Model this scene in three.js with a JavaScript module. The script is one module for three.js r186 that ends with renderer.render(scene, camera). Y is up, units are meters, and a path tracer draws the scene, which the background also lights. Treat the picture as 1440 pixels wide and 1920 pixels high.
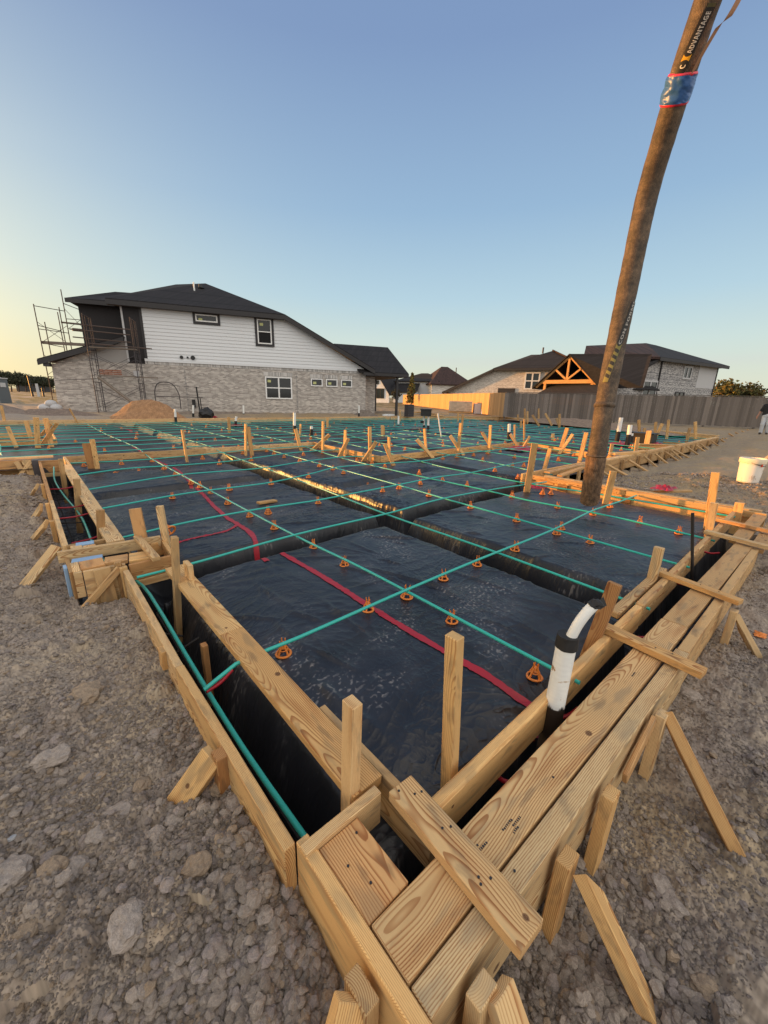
import * as THREE from 'three';
import { mergeGeometries, toCreasedNormals } from 'three/addons/utils/BufferGeometryUtils.js';
import { MarchingCubes } from 'three/addons/objects/MarchingCubes.js';

// ---------------------------------------------------------------- camera, sky, sun, exposure
// World: x runs along the right-hand form, -z along the left-hand form, y = 0 is the top of the forms.
const scene = new THREE.Scene();
const camera = new THREE.PerspectiveCamera(104.9, 3 / 4, 0.05, 1200);
camera.position.set(0, 1.4, 0);
camera.quaternion.setFromRotationMatrix(new THREE.Matrix4().makeBasis(
  new THREE.Vector3(0.74658, 0.02474, 0.66484), new THREE.Vector3(0.16841, 0.95974, -0.22482), new THREE.Vector3(-0.64363, 0.27981, 0.71235)));
scene.add(camera);
const renderer = new THREE.WebGLRenderer({ antialias: true });
renderer.toneMapping = THREE.LinearToneMapping;
renderer.toneMappingExposure = 1.35;
renderer.shadowMap.enabled = true;
renderer.shadowMap.type = THREE.PCFSoftShadowMap;

const SUN_EL = 4.3 * Math.PI / 180;
const SUN = new THREE.Vector3(-0.543 * Math.cos(SUN_EL), Math.sin(SUN_EL), -0.839 * Math.cos(SUN_EL)).normalize();
{ // clear dusk sky: blue overhead, pale towards the horizon, yellow round the low sun
  const w = 1024, h = 512, d = new Float32Array(w * h * 4);
  const stops = [ // elevation in degrees, linear colour
    [-90, .22, .18, .15], [-2, .34, .29, .24], [0, .76, .76, .58], [2.5, .72, .76, .62], [7, .62, .75, .72], [12, .47, .655, .76], [21, .315, .485, .68], [34, .216, .328, .548], [50, .19, .29, .50], [90, .18, .27, .47]];
  for (let j = 0; j < h; j++) {
    const el = ((j + .5) / h - .5) * 180;
    let k = 0; while (k < stops.length - 2 && el > stops[k + 1][0]) k++;
    const a = stops[k], b = stops[k + 1]; let t = Math.min(1, Math.max(0, (el - a[0]) / (b[0] - a[0])));
    const sy = Math.sin(el * Math.PI / 180), cy = Math.cos(el * Math.PI / 180);
    for (let i = 0; i < w; i++) {
      const az = ((i + .5) / w - .5) * 2 * Math.PI;
      const dx = Math.cos(az) * cy, dz = Math.sin(az) * cy;
      const cs = dx * SUN.x + sy * SUN.y + dz * SUN.z, ang = Math.acos(Math.min(1, Math.max(-1, cs)));   // angle to the sun
      const low = Math.exp(-Math.max(0, el) / 12.5), wide = Math.exp(-Math.pow(ang / .70, 2)) * low, near = Math.exp(-Math.pow(ang / .22, 2)), mid = Math.exp(-Math.pow(ang / .31, 2)) * Math.exp(-Math.max(0, el) / 16);
      // aureole, then a bright lobe added behind the camera to fill ground and walls
      const halo = Math.exp(-Math.pow(ang / .60, 2)) * (1 - low) * Math.exp(-Math.max(0, el - 22) / 14);
      const q = Math.max(0, Math.min(1, (-dx * .181 + sy * .50 + dz * .847 + .02) / .80)), addedFill = q * q * (3 - 2 * q);
      const o = (j * w + i) * 4;
      for (let c = 0; c < 3; c++) d[o + c] = a[c + 1] + (b[c + 1] - a[c + 1]) * t;
      if (el > -3) {
        const g = [1.06, .76, .22];
        for (let c = 0; c < 3; c++) { d[o + c] = d[o + c] * (1 - .85 * wide) + g[c] * .85 * wide + [3.6, 2.2, .75][c] * mid + [12, 7, 2.4][c] * near + [.60, .50, .22][c] * halo; d[o + c] = d[o + c] * (1 - addedFill) + [1.30, 1.24, 1.16][c] * addedFill; }
      }
      for (let c = 0; c < 3; c++) d[o + c] /= 1.35;
      d[o + 3] = 1;
    }
  }
  const t = new THREE.DataTexture(d, w, h, THREE.RGBAFormat, THREE.FloatType);
  t.mapping = THREE.EquirectangularReflectionMapping; t.magFilter = t.minFilter = THREE.LinearFilter; t.wrapS = THREE.RepeatWrapping; t.needsUpdate = true;
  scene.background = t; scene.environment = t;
}
const sun = new THREE.DirectionalLight(new THREE.Color().setRGB(1, .43, .09), 5.0);
sun.target.position.set(8, 0, -8); sun.position.copy(SUN).multiplyScalar(120).add(sun.target.position);
sun.castShadow = true; sun.shadow.mapSize.set(4096, 4096); sun.shadow.radius = 1.5;
Object.assign(sun.shadow.camera, { left: -60, right: 60, top: 40, bottom: -40, near: 1, far: 320 });
scene.add(sun, sun.target);

// ---------------------------------------------------------------- measured positions (metres)
const STEP_STAKES = [[0.88,-0.12,-9.83,0.86,0.37,-9.85], [0.95,-0.12,-9.78,0.95,0.45,-9.78], [2.65,-0.12,-9.76,2.63,0.58,-9.78], [4.17,-0.12,-10.05,4.21,0.66,-10.01], [7.81,-0.12,-13.59,7.85,0.34,-13.55], [6.03,-0.12,-9.27,6.05,0.73,-9.25], [6.24,-0.12,-8.54,6.26,0.55,-8.52], [6.29,-0.12,-7.53,6.27,0.7,-7.54], [7.42,-0.12,-8.05,7.4,0.35,-8.07], [9.12,-0.12,-8.23,9.06,0.51,-8.29], [9.13,-0.12,-7,9.13,0.76,-6.99], [10.57,-0.12,-6.93,10.55,0.67,-6.95], [14.8,-0.12,-8.55,14.75,0.47,-8.6], [14.57,-0.12,-8,14.5,0.72,-8.07]];
const STEP_BRACES = [[4.3,-0.12,-9.97,4.26,0.58,-10], [5.86,-0.12,-10.16,5.76,0.47,-10.25], [6.01,-0.12,-9.8,6.39,0.34,-9.46], [6.01,-0.12,-8.45,6.18,0.36,-8.29], [6.15,-0.12,-7.61,6.38,0.35,-7.41], [6.33,-0.12,-6.73,6.18,0.36,-6.87], [8.07,-0.12,-7.05,7.75,0.34,-7.34], [9.25,-0.12,-6.92,8.95,0.4,-7.19], [11.03,-0.12,-7.1,10.74,0.41,-7.36], [12.1,-0.12,-6.78,11.84,0.34,-7.02], [12.05,-0.12,-6.65,12.19,0.3,-6.52]];
const LIT_STAKES = [[13.11,-0.12,-5.87,13.2,0.59,-5.79], [10.73,-0.12,-4.26,10.78,0.66,-4.22], [6.36,-0.12,-3.35,6.41,0.71,-3.31], [9.01,-0.12,-4.34,9.06,0.35,-4.3], [6.66,-0.12,-2.14,6.68,0.39,-2.12], [6.4,-0.12,-0.77,6.33,0.6,-0.84], [7.28,-0.12,-0.6,7.27,0.11,-0.61], [5.94,-0.12,-0.62,5.92,0.29,-0.65]];
const LIT_BRACES = [[12.11,-0.12,-5.43,12.34,0.47,-5.22]];
const FREE_STAKES = [[10.93,-0.12,-12.25,10.93,0.27,-12.26], [18.77,-0.12,-19.41,18.75,0.64,-19.43], [23.13,-0.12,-17.96,23.1,0.47,-17.99], [15.69,-0.12,-11.94,15.7,0.71,-11.93], [16.39,-0.12,-7.71,16.36,0.12,-7.73], [6.1,-0.12,-16.17,6.12,0.49,-16.15], [11.17,-0.12,-16.7,11.18,0.37,-16.7], [10.74,-0.12,-12.1,10.73,0.32,-12.11], [21.73,-0.12,-12.23,21.69,0.28,-12.27], [14.23,-0.12,-3.99,14.22,0.4,-4.01], [12.64,-0.12,-4.19,12.64,0.27,-4.18], [19.01,-0.12,-5.13,18.97,0.46,-5.17], [22.37,-0.12,-5.61,22.31,0.6,-5.67], [22.29,-0.12,-5.1,22.22,0.73,-5.16], [20.96,-0.12,-4.06,20.97,0.48,-4.05], [8.22,-0.12,-25.01,8.21,0.37,-25.02], [1.8,-0.12,-22.66,1.6,0.57,-22.85], [-0.62,-0.12,-23.25,-0.61,0.68,-23.24]];
const LIT_RIGHT_BRACES = [[22.43,-0.12,-5.58,22.56,0.53,-5.46], [16.56,-0.12,-4.33,16.53,0.45,-4.36]];
const BACK_STAKES = [[22.87,0.1,-6.44,22.77,0.64,-6.53], [22.58,0.1,-4.1,22.47,0.69,-4.2], [26.86,0.1,-14.9,26.79,0.88,-14.97], [26.35,0.1,-14.41,26.29,0.71,-14.47], [28.98,0.1,-14.96,28.9,0.88,-15.03], [32.34,0.1,-15.51,32.23,0.77,-15.6], [23.74,0.1,-10.91,23.68,0.71,-10.97], [27.81,0.1,-16.01,27.78,0.41,-16.03], [24.85,0.1,-12.01,24.54,0.68,-12.29], [23.3,0.1,-12.06,23.01,0.59,-12.32], [24.24,0.1,-11.21,24.11,0.44,-11.33]];
const LEFT_STAKES = [[0.07,-0.12,-16.94,0.04,0.41,-16.97], [0.16,-0.12,-14.19,0.25,0.66,-14.1], [0.45,-0.12,-14.44,0.45,0.62,-14.44]];
const LEFT_BRACES = [[0.25,-0.12,-14.55,0.67,0.5,-14.17], [0.3,-0.12,-17.2,0.64,0.3,-16.9], [-0.27,-0.12,-14.31,-0.35,0.42,-14.38]];
const TRENCH_STAKES = [[0.33,-0.5,-6.76,0.4,0.23,-6.7], [0.41,-0.12,-4.96,0.44,0.19,-4.94], [0.33,-0.5,-8.79,0.36,0.24,-8.77]];
const PIPES = [[5.66,-0.12,-21.99,5.69,0.58,-21.97], [7.3,-0.12,-24.73,7.37,0.69,-24.67], [10.4,-0.12,-24.96,10.42,0.7,-24.94], [7.95,-0.12,-14.24,7.98,0.73,-14.22], [8.32,-0.12,-13.57,8.33,0.25,-13.56], [7.58,-0.12,-19.29,7.65,0.33,-19.23], [17.54,-0.12,-22.28,17.53,0.82,-22.28], [16.08,-0.12,-16.75,16.07,0.39,-16.76], [14.37,-0.12,-8.56,14.33,0.51,-8.59], [17.62,-0.12,-5.68,17.62,0.86,-5.68], [16.68,-0.12,-4.99,16.66,0.64,-5.02], [17.24,-0.12,-5.06,17.2,0.34,-5.1], [15.15,-0.12,-13.89,15.12,0.59,-13.92], [15.1,-0.12,-13.55,15.07,0.61,-13.58]];
const RODS = [[13.08,-0.12,-10.91,12.89,0.81,-11.09], [15.06,-0.12,-14.29,15.05,0.34,-14.31], [4.54,-0.12,-0.54,4.39,0.46,-0.68]];
const CHAIRS = [[0.97,-1.98], [1.68,-2.01], [2.06,-1.98], [2.55,-2.01], [3.04,-2], [3.69,-1.98], [4.8,-1.99], [4.57,-1.94], [5.83,-2.01], [2.05,-0.87], [2.06,-1.52], [2.04,-2.8], [2.05,-3.36], [2.01,-4.16], [1.98,-4.79], [2,-5.59], [2.02,-6.34], [2.02,-6.85], [2.04,-7.42], [3.73,-4.84], [3.04,-4.82], [2.24,-4.8], [4.59,-1.56], [4.65,-2.52], [4.7,-3.3], [5.84,-3.3], [5.77,-2.5], [6.48,-2.01], [5.97,-1.46], [5.84,-0.99], [4.52,-0.89], [4.34,-4.85], [4.74,-4.87], [5.31,-4.89], [5.89,-4.84], [5.89,-4.26], [4.76,-4.18], [6.42,-3.07], [6.54,-2.98], [7.71,-4.85], [8.74,-5.9], [9.37,-6.64], [8.69,-6.71], [8.12,-6.72], [6,-5.57], [6,-6.65], [10.8,-6.68], [10.12,-6.68], [10.07,-7.26], [10.03,-5.74], [8.59,-4.94], [8.91,-4.82], [7.57,-4.2], [10.65,-4.78], [12.05,-4.97], [8.6,-9.82], [2.32,-6.35], [3.08,-6.41], [3.94,-6.57], [4.76,-6.55], [4.82,-7.03], [4.8,-7.53], [4.78,-8.35], [4.79,-9.15], [4.84,-9.8], [4.91,-10.38], [5.39,-9.22], [5.99,-9.21], [5.98,-7.67], [6.04,-7.16], [4.76,-5.75], [3.11,-8.98], [3.08,-10.02], [3.9,-9.11], [4.2,-10.32], [3.54,-12.13], [1.42,-12.36], [1.42,-10.09], [0.97,-9.32], [1.56,-9.14], [2.02,-10.13], [1.99,-9], [2,-8.23], [1.45,-6.3], [1.06,-15.22], [0.36,-13.6], [0.77,-10.19], [3.01,-16.93], [2.69,-15.41], [3.55,-16.89], [3.39,-15.43], [3.03,-12.29], [4.77,-16.8], [2.06,-21.48], [2.19,-19.05], [2.09,-16.11], [2.15,-14.79], [2.75,-21.88], [2.95,-19.55], [1.32,-22.11]];
const RTAPE = [[2.19,-13.11], [2.14,-9.98], [2.17,-8.82], [1.75,-5.06], [1.72,-4.16], [1.53,-3.5], [1.52,-3.34], [1.72,-3.44], [1.75,-2.77], [1.73,-2.01], [1.75,-1.35], [1.78,-0.97], [1.66,-0.73]];
const KICK_R = [[2.11,-0.05,-0.29,1.88,-0.33,0.12], [1.11,-0.05,-0.29,1.14,-0.33,-0.03], [3.7,-0.08,-0.24,3.6,-0.3,0.01]];
const STK_R = [[2.07,-0.02,-0.32,1.92,-0.32,-0.31], [1.44,-0.02,-0.31,1.38,-0.32,-0.31], [1.08,-0.02,-0.32,1.07,-0.32,-0.34], [3.61,-0.05,-0.28,3.75,-0.3,-0.28]];
const KICK_L = [[0.35,-0.05,-1.39,0.18,-0.28,-1.48], [0,-0.06,-4.66,-0.32,-0.32,-4.38], [0,-0.05,-8.04,-0.15,-0.25,-8.38], [0.01,-0.05,-6.61,-0.17,-0.25,-6.71], [0.02,-0.05,-5.69,-0.17,-0.25,-5.91]];
const STK_L = [[0.38,-0.01,-1.34,0.39,-0.3,-1.44], [0.03,-0.03,-8,0.01,-0.3,-7.99], [0.03,-0.03,-6.57,0.03,-0.3,-6.76], [0.03,-0.03,-5.63,0.04,-0.3,-6.02]];
const FAR_KICK = [[10.4,-0.02,-3.61,11.37,-0.3,-3.63], [11.84,-0.02,-3.55,12.59,-0.3,-3.43], [13.11,-0.02,-3.49,13.25,-0.3,-3.22], [14.11,-0.02,-3.42,14.19,-0.3,-3.19], [15.08,-0.02,-3.43,14.98,-0.3,-3.19], [15.75,-0.02,-3.35,15.99,-0.3,-3.1], [16.05,-0.02,-3.17,16.55,-0.3,-3.04], [17.67,-0.02,-3.27,17.96,-0.3,-3.11], [18.92,-0.02,-3.35,18.48,-0.3,-2.96], [19.64,-0.02,-3.15,20.74,-0.3,-3.09], [21.62,-0.02,-3.2,21.42,-0.3,-2.89], [23.33,-0.02,-3.32,23.18,-0.3,-2.98], [24.46,-0.02,-3.29,24.43,-0.3,-3], [26.74,-0.02,-3.36,28.49,-0.3,-3.35], [28.32,-0.02,-3.26,30.01,-0.3,-3.22]];
const ROCKS = [[-0.30,-1.58,0.062], [-0.19,-1.47,0.045], [-0.13,-1.44,0.042], [0.02,-1.57,0.051], [0.12,-1.66,0.041], [0.38,-1.27,0.049], [0.22,-1.88,0.036], [0.00,-2.33,0.088], [-0.17,-2.01,0.064], [0.41,-1.06,0.040], [0.35,-1.37,0.038], [-0.16,-1.39,0.026], [0.11,-1.35,0.032], [0.18,-1.11,0.045], [-0.02,-1.08,0.058], [0.18,-1.37,0.033], [-0.26,-1.31,0.039], [-0.06,-1.50,0.036], [1.53,-0.05,0.045], [1.31,0.13,0.044], [1.32,0.19,0.030], [1.05,-0.20,0.033], [1.43,-0.25,0.038], [1.50,-0.00,0.045], [2.76,-0.23,0.069], [1.19,-0.20,0.030]];
const ROCKL = ['large tan stone at the left edge, low in the picture', 'brown stone right of the large tan stone at the left edge', 'grey stone between the brown stone and the gravel, low left', 'pale grey split stone left of the short brace', 'round grey stone just left of the short brace', 'big rounded stone below the stake against the left form', 'grey stone above the short brace on the left dirt', 'flat pale slab of soil on the left dirt', 'flat wedge-shaped clod half sunk in the left dirt', 'clod lying against the left edge board near the corner', 'square-edged grey stone right of the short brace foot', 'small light grey stone below the grey stone, low left', 'long grey stone in the gravel below the short brace', 'dark flat clod in the lower left dirt', 'broad pale lump of soil at the bottom left', 'grey pebble stone under the short brace foot', 'long brown clod at the bottom left edge', 'pale stone left of the gravel strip', 'tan stone in the hollow right of the front kicker', 'pale pointed stone at the lower right', 'grey stone below the pale pointed stone, lower right', 'stone under the front kicker near the bottom', 'brown stone between the outer stakes of the right form', 'dark flat clod below the tan stone at the right', 'rounded clod right of the outermost cross tie', 'small stone left of the front kicker'];
const LEFT_TREES = {"-12": [-5.9, -187.2], 4: [-3.8, -185.4], 22: [-1.4, -183.3], 36: [0.4, -181.6], 50: [2.2, -180.0], 84: [6.7, -176.0], 100: [8.8, -174.1], 66: [5.0, -205.5], 70: [2.3, -84.7]};
const CON = [52.2,-51.3];

// ---------------------------------------------------------------- small tools
let seed = 20240611;
const rnd = () => { seed = (seed + 0x6D2B79F5) | 0; let t = Math.imul(seed ^ (seed >>> 15), 1 | seed); t = (t + Math.imul(t ^ (t >>> 7), 61 | t)) ^ t; return ((t ^ (t >>> 14)) >>> 0) / 4294967296; };
const rr = (a, b) => a + (b - a) * rnd();
const V3 = (x, y, z) => new THREE.Vector3(x, y, z);
const clamp = (v, a = 0, b = 1) => v < a ? a : v > b ? b : v;
const sstep = (a, b, x) => { const t = clamp((x - a) / (b - a)); return t * t * (3 - 2 * t); };
const mix = (a, b, t) => a + (b - a) * t;
const PERM = new Uint8Array(512); { const p = [...Array(256).keys()]; for (let i = 255; i > 0; i--) { const j = Math.floor(rnd() * (i + 1)); [p[i], p[j]] = [p[j], p[i]]; } for (let i = 0; i < 512; i++) PERM[i] = p[i & 255]; }
const GX = [], GY = []; for (let i = 0; i < 32; i++) { GX.push(Math.cos(i / 32 * 6.2832)); GY.push(Math.sin(i / 32 * 6.2832)); }
function n2(x, y, px = 256, py = 256) {                 // gradient noise, about -0.7..0.7, period px, py
  let xi = Math.floor(x), yi = Math.floor(y); const fx = x - xi, fy = y - yi;
  const u = fx * fx * fx * (fx * (fx * 6 - 15) + 10), v = fy * fy * fy * (fy * (fy * 6 - 15) + 10);
  const x0 = ((xi % px) + px) % px & 255, x1 = (((xi + 1) % px) + px) % px & 255, y0 = ((yi % py) + py) % py & 255, y1 = (((yi + 1) % py) + py) % py & 255;
  const h = (a, b, dx, dy) => { const k = PERM[PERM[a] + b] & 31; return GX[k] * dx + GY[k] * dy; };
  return mix(mix(h(x0, y0, fx, fy), h(x1, y0, fx - 1, fy), u), mix(h(x0, y1, fx, fy - 1), h(x1, y1, fx - 1, fy - 1), u), v);
}
function fbm(x, y, o = 4, g = .5) { let s = 0, a = 1, f = 1; for (let i = 0; i < o; i++) { s += a * n2(x * f + i * 17.3, y * f - i * 9.1); a *= g; f *= 2.03; } return s; }
const hash = (i, j) => PERM[(PERM[i & 255] + j) & 255] / 255;
const counts = {};
const numbered = n => { counts[n] = (counts[n] ?? -1) + 1; return counts[n] ? `${n}_${String(counts[n]).padStart(3, '0')}` : n; };
function tag(o, label, category, group) { if (label) o.userData.label = label; if (category) o.userData.category = category; if (group) o.userData.group = group; return o; }
function thing(name, label, category, pos = [0, 0, 0], group) {
  const o = new THREE.Group(); o.name = numbered(name); o.position.set(...pos); scene.add(o); return tag(o, label, category, group);
}
function mesh(name, geo, mat, parent) {
  const g = Array.isArray(geo) ? merge(geo) : geo;
  const m = new THREE.Mesh(g, mat); m.castShadow = m.receiveShadow = true;
  m.name = parent ? name : numbered(name); (parent ?? scene).add(m); return m;
}
function merge(list) {
  const clean = list.map(g => { let k = g.index ? g.toNonIndexed() : g.clone(); for (const a of Object.keys(k.attributes)) if (!['position', 'normal', 'uv', 'color'].includes(a)) k.deleteAttribute(a); return k; });
  const col = clean.some(g => g.attributes.color);
  for (const g of clean) { if (!g.attributes.uv) g.setAttribute('uv', new THREE.BufferAttribute(new Float32Array(g.attributes.position.count * 2), 2)); if (col && !g.attributes.color) g.setAttribute('color', new THREE.BufferAttribute(new Float32Array(g.attributes.position.count * 3).fill(1), 3)); }
  return mergeGeometries(clean);
}
const kin = (o, kind) => { o.userData.kind = kind; return o; };
function tint(g, r, gg = r, b = r) { const n = g.attributes.position.count, a = new Float32Array(n * 3); for (let i = 0; i < n; i++) { a[3 * i] = r; a[3 * i + 1] = gg; a[3 * i + 2] = b; } g.setAttribute('color', new THREE.BufferAttribute(a, 3)); return g; }
const Yup = V3(0, 1, 0);
function cyl(a, b, r, seg = 8, r2 = r) {               // a rod from a to b
  const A = V3(...a), B = V3(...b), d = B.clone().sub(A), g = new THREE.CylinderGeometry(r2, r, d.length(), seg, 1);
  g.applyQuaternion(new THREE.Quaternion().setFromUnitVectors(Yup, d.normalize())); const m = A.add(B).multiplyScalar(.5); g.translate(m.x, m.y, m.z); return g;
}
const box = (w, h, d, x = 0, y = 0, z = 0, ry = 0) => { const g = new THREE.BoxGeometry(w, h, d); if (ry) g.rotateY(ry); g.translate(x, y, z); return g; };
function tube(pts, r, seg, rad = 7) { return new THREE.TubeGeometry(new THREE.CatmullRomCurve3(pts.map(p => V3(...p)), false, 'centripetal'), seg ?? pts.length * 8, r, rad, false); }
function quadPoly(list) {                               // flat polygons (arrays of points, fan) with uv from plan, no thickness
  const P = [], U = []; for (const poly of list) for (let i = 1; i < poly.length - 1; i++) for (const k of [0, i, i + 1]) { P.push(...poly[k]); U.push(poly[k][0], poly[k][2]); }
  const g = new THREE.BufferGeometry(); g.setAttribute('position', new THREE.Float32BufferAttribute(P, 3)); g.setAttribute('uv', new THREE.Float32BufferAttribute(U, 2)); g.computeVertexNormals(); return g;
}
function slabPoly(poly, dx, dy, dz, uvf) {              // a polygon given real thickness by the offset (dx, dy, dz)
  const top = poly, bot = poly.map(p => [p[0] + dx, p[1] + dy, p[2] + dz]), faces = [top, bot.slice().reverse()];
  for (let i = 0; i < top.length; i++) { const j = (i + 1) % top.length; faces.push([top[i], bot[i], bot[j], top[j]]); }
  const g = quadPoly(faces); if (uvf) { const p = g.attributes.position, u = g.attributes.uv; for (let i = 0; i < p.count; i++) u.setXY(i, ...uvf(p.getX(i), p.getY(i), p.getZ(i))); } return g;
}

// ---------------------------------------------------------------- textures and materials
function texture(w, h, fn, srgb = true) {
  const d = new Uint8Array(w * h * 4), c = [0, 0, 0];
  for (let j = 0; j < h; j++) for (let i = 0; i < w; i++) { fn(i / w, j / h, c, i, j); const o = (j * w + i) * 4; d[o] = clamp(c[0]) * 255; d[o + 1] = clamp(c[1]) * 255; d[o + 2] = clamp(c[2]) * 255; d[o + 3] = 255; }
  const t = new THREE.DataTexture(d, w, h); t.wrapS = t.wrapT = THREE.RepeatWrapping; t.magFilter = THREE.LinearFilter; t.minFilter = THREE.LinearMipmapLinearFilter; t.generateMipmaps = true; t.anisotropy = 8;
  if (srgb) t.colorSpace = THREE.SRGBColorSpace; t.needsUpdate = true; return t;
}
const std = (color, rough = .8, o = {}) => new THREE.MeshStandardMaterial({ color: Array.isArray(color) ? new THREE.Color().setRGB(...color) : color, roughness: rough, ...o });
// pine boards: growth rings cut by the face; the atlas is 2.4 m long and 0.4 m tall: face 0-0.28 m, edge 0.288-0.336, end grain 0.344-0.4
const TW = 2.4, TH = .4;
function pine(k) {
  const ph = k * 31.7, knots = [];
  const kr = i => hash(k * 7 + i, i * 13 + k); for (let i = 0; i < 3; i++) knots.push([kr(i) * TW, .02 + .2 * kr(i + 9), .006 + .007 * kr(i + 20)]);
  return texture(2048, 512, (u, v, c) => {
    const x = u * TW, y = v * TH; let ring, kn = 0, spot = 0;
    if (y < .284) {
      let yy = y, pull = 0;
      for (const [kx, ky, kd] of knots) { let dx = x - kx; dx -= Math.round(dx / TW) * TW; const dy = y - ky, q = Math.hypot(dx * .55, dy); pull += .016 * Math.exp(-Math.pow(q / (kd * 2.6), 2)); const e = Math.hypot(dx * .8, dy) / kd; if (e < 1.25) kn = Math.max(kn, sstep(1.25, .75, e) * (.75 + .25 * Math.sin(e * 14))); }
      const cx = (k % 2 ? -.10 : .13) + .075 * n2(x * 2.5 / TW * 1 + ph, 3.1 + k, 3, 256) + .012 * n2(x * 10 / TW, y * 9 + k, 10);
      const dep = .020 + .030 * (1 + n2(x * 5 / TW, k * 3.7 + 1.5, 5) * 1.5) + .006 * n2(x * 14 / TW, y * 14, 14) + pull + (k % 2 ? .02 : 0);
      ring = Math.hypot(yy - cx, dep) / (.0068 + .0022 * hash(k, 5)) + .16 * n2(x * 40 / TW, y * 60, 40);
    } else if (y < .34) { ring = (y + .004 * n2(x * 9 / TW, k + 2.2, 9)) / (.0042 + .001 * hash(k, 8)) + .2 * n2(x * 40 / TW, y * 200, 40); }
    else { ring = Math.hypot(((x + .03) % .15) - .07, (y - .30)) / .0055 + .1 * n2(x * 70, y * 70); }
    let f = ring - Math.floor(ring); const late = sstep(.45, .93, f) * (1 - sstep(.955, 1, f));
    const fib = n2(x * 60 / TW, y * 900, 60) * .5 + n2(x * 160 / TW, y * 1700 + 7, 160) * .4;
    const broad = n2(x * 4 / TW, y * 12 + k * 5, 4), blot = fbm(x * 3.3 + k * 9, y * 14, 3);
    const red = sstep(.05, .5, n2(x * 6 / TW + 3, y * 22 + k * 7, 6)) * .28; const t = clamp(late * ((k === 1 || k === 4 ? .50 : .70) + .35 * broad) + fib * .14 + red);
    const L = 1 + fib * .10 + broad * .06, grey = sstep(.15, .6, blot) * .42, smud = sstep(.22, .6, fbm(x * 5.1 + k * 4, y * 19 + 30, 4)) * .30;
    const A = [.860, .735, .540], B = [.585, .385, .215];
    const ns = n2(x * 90, y * 130 + k * 11); if (ns > .62) spot = .35 * sstep(.62, .7, ns);
    for (let q = 0; q < 3; q++) { let z = mix(A[q], B[q], t) * L; z = mix(z, [.55, .50, .42][q], grey); z = mix(z, [.27, .16, .09][q], kn * .9); z = mix(z, [.36, .31, .26][q], smud); c[q] = z * (1 - spot); }
  });
}
const PINE = [0, 1, 2, 3, 4].map(pine);
const woodMats = {};
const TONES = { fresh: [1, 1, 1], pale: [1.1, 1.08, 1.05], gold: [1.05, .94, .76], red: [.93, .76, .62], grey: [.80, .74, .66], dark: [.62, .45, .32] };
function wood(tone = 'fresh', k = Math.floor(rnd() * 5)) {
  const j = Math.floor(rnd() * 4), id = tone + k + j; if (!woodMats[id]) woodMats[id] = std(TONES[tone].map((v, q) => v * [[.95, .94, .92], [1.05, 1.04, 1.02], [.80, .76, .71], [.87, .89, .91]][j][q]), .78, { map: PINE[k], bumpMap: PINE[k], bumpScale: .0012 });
  return woodMats[id];
}
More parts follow.
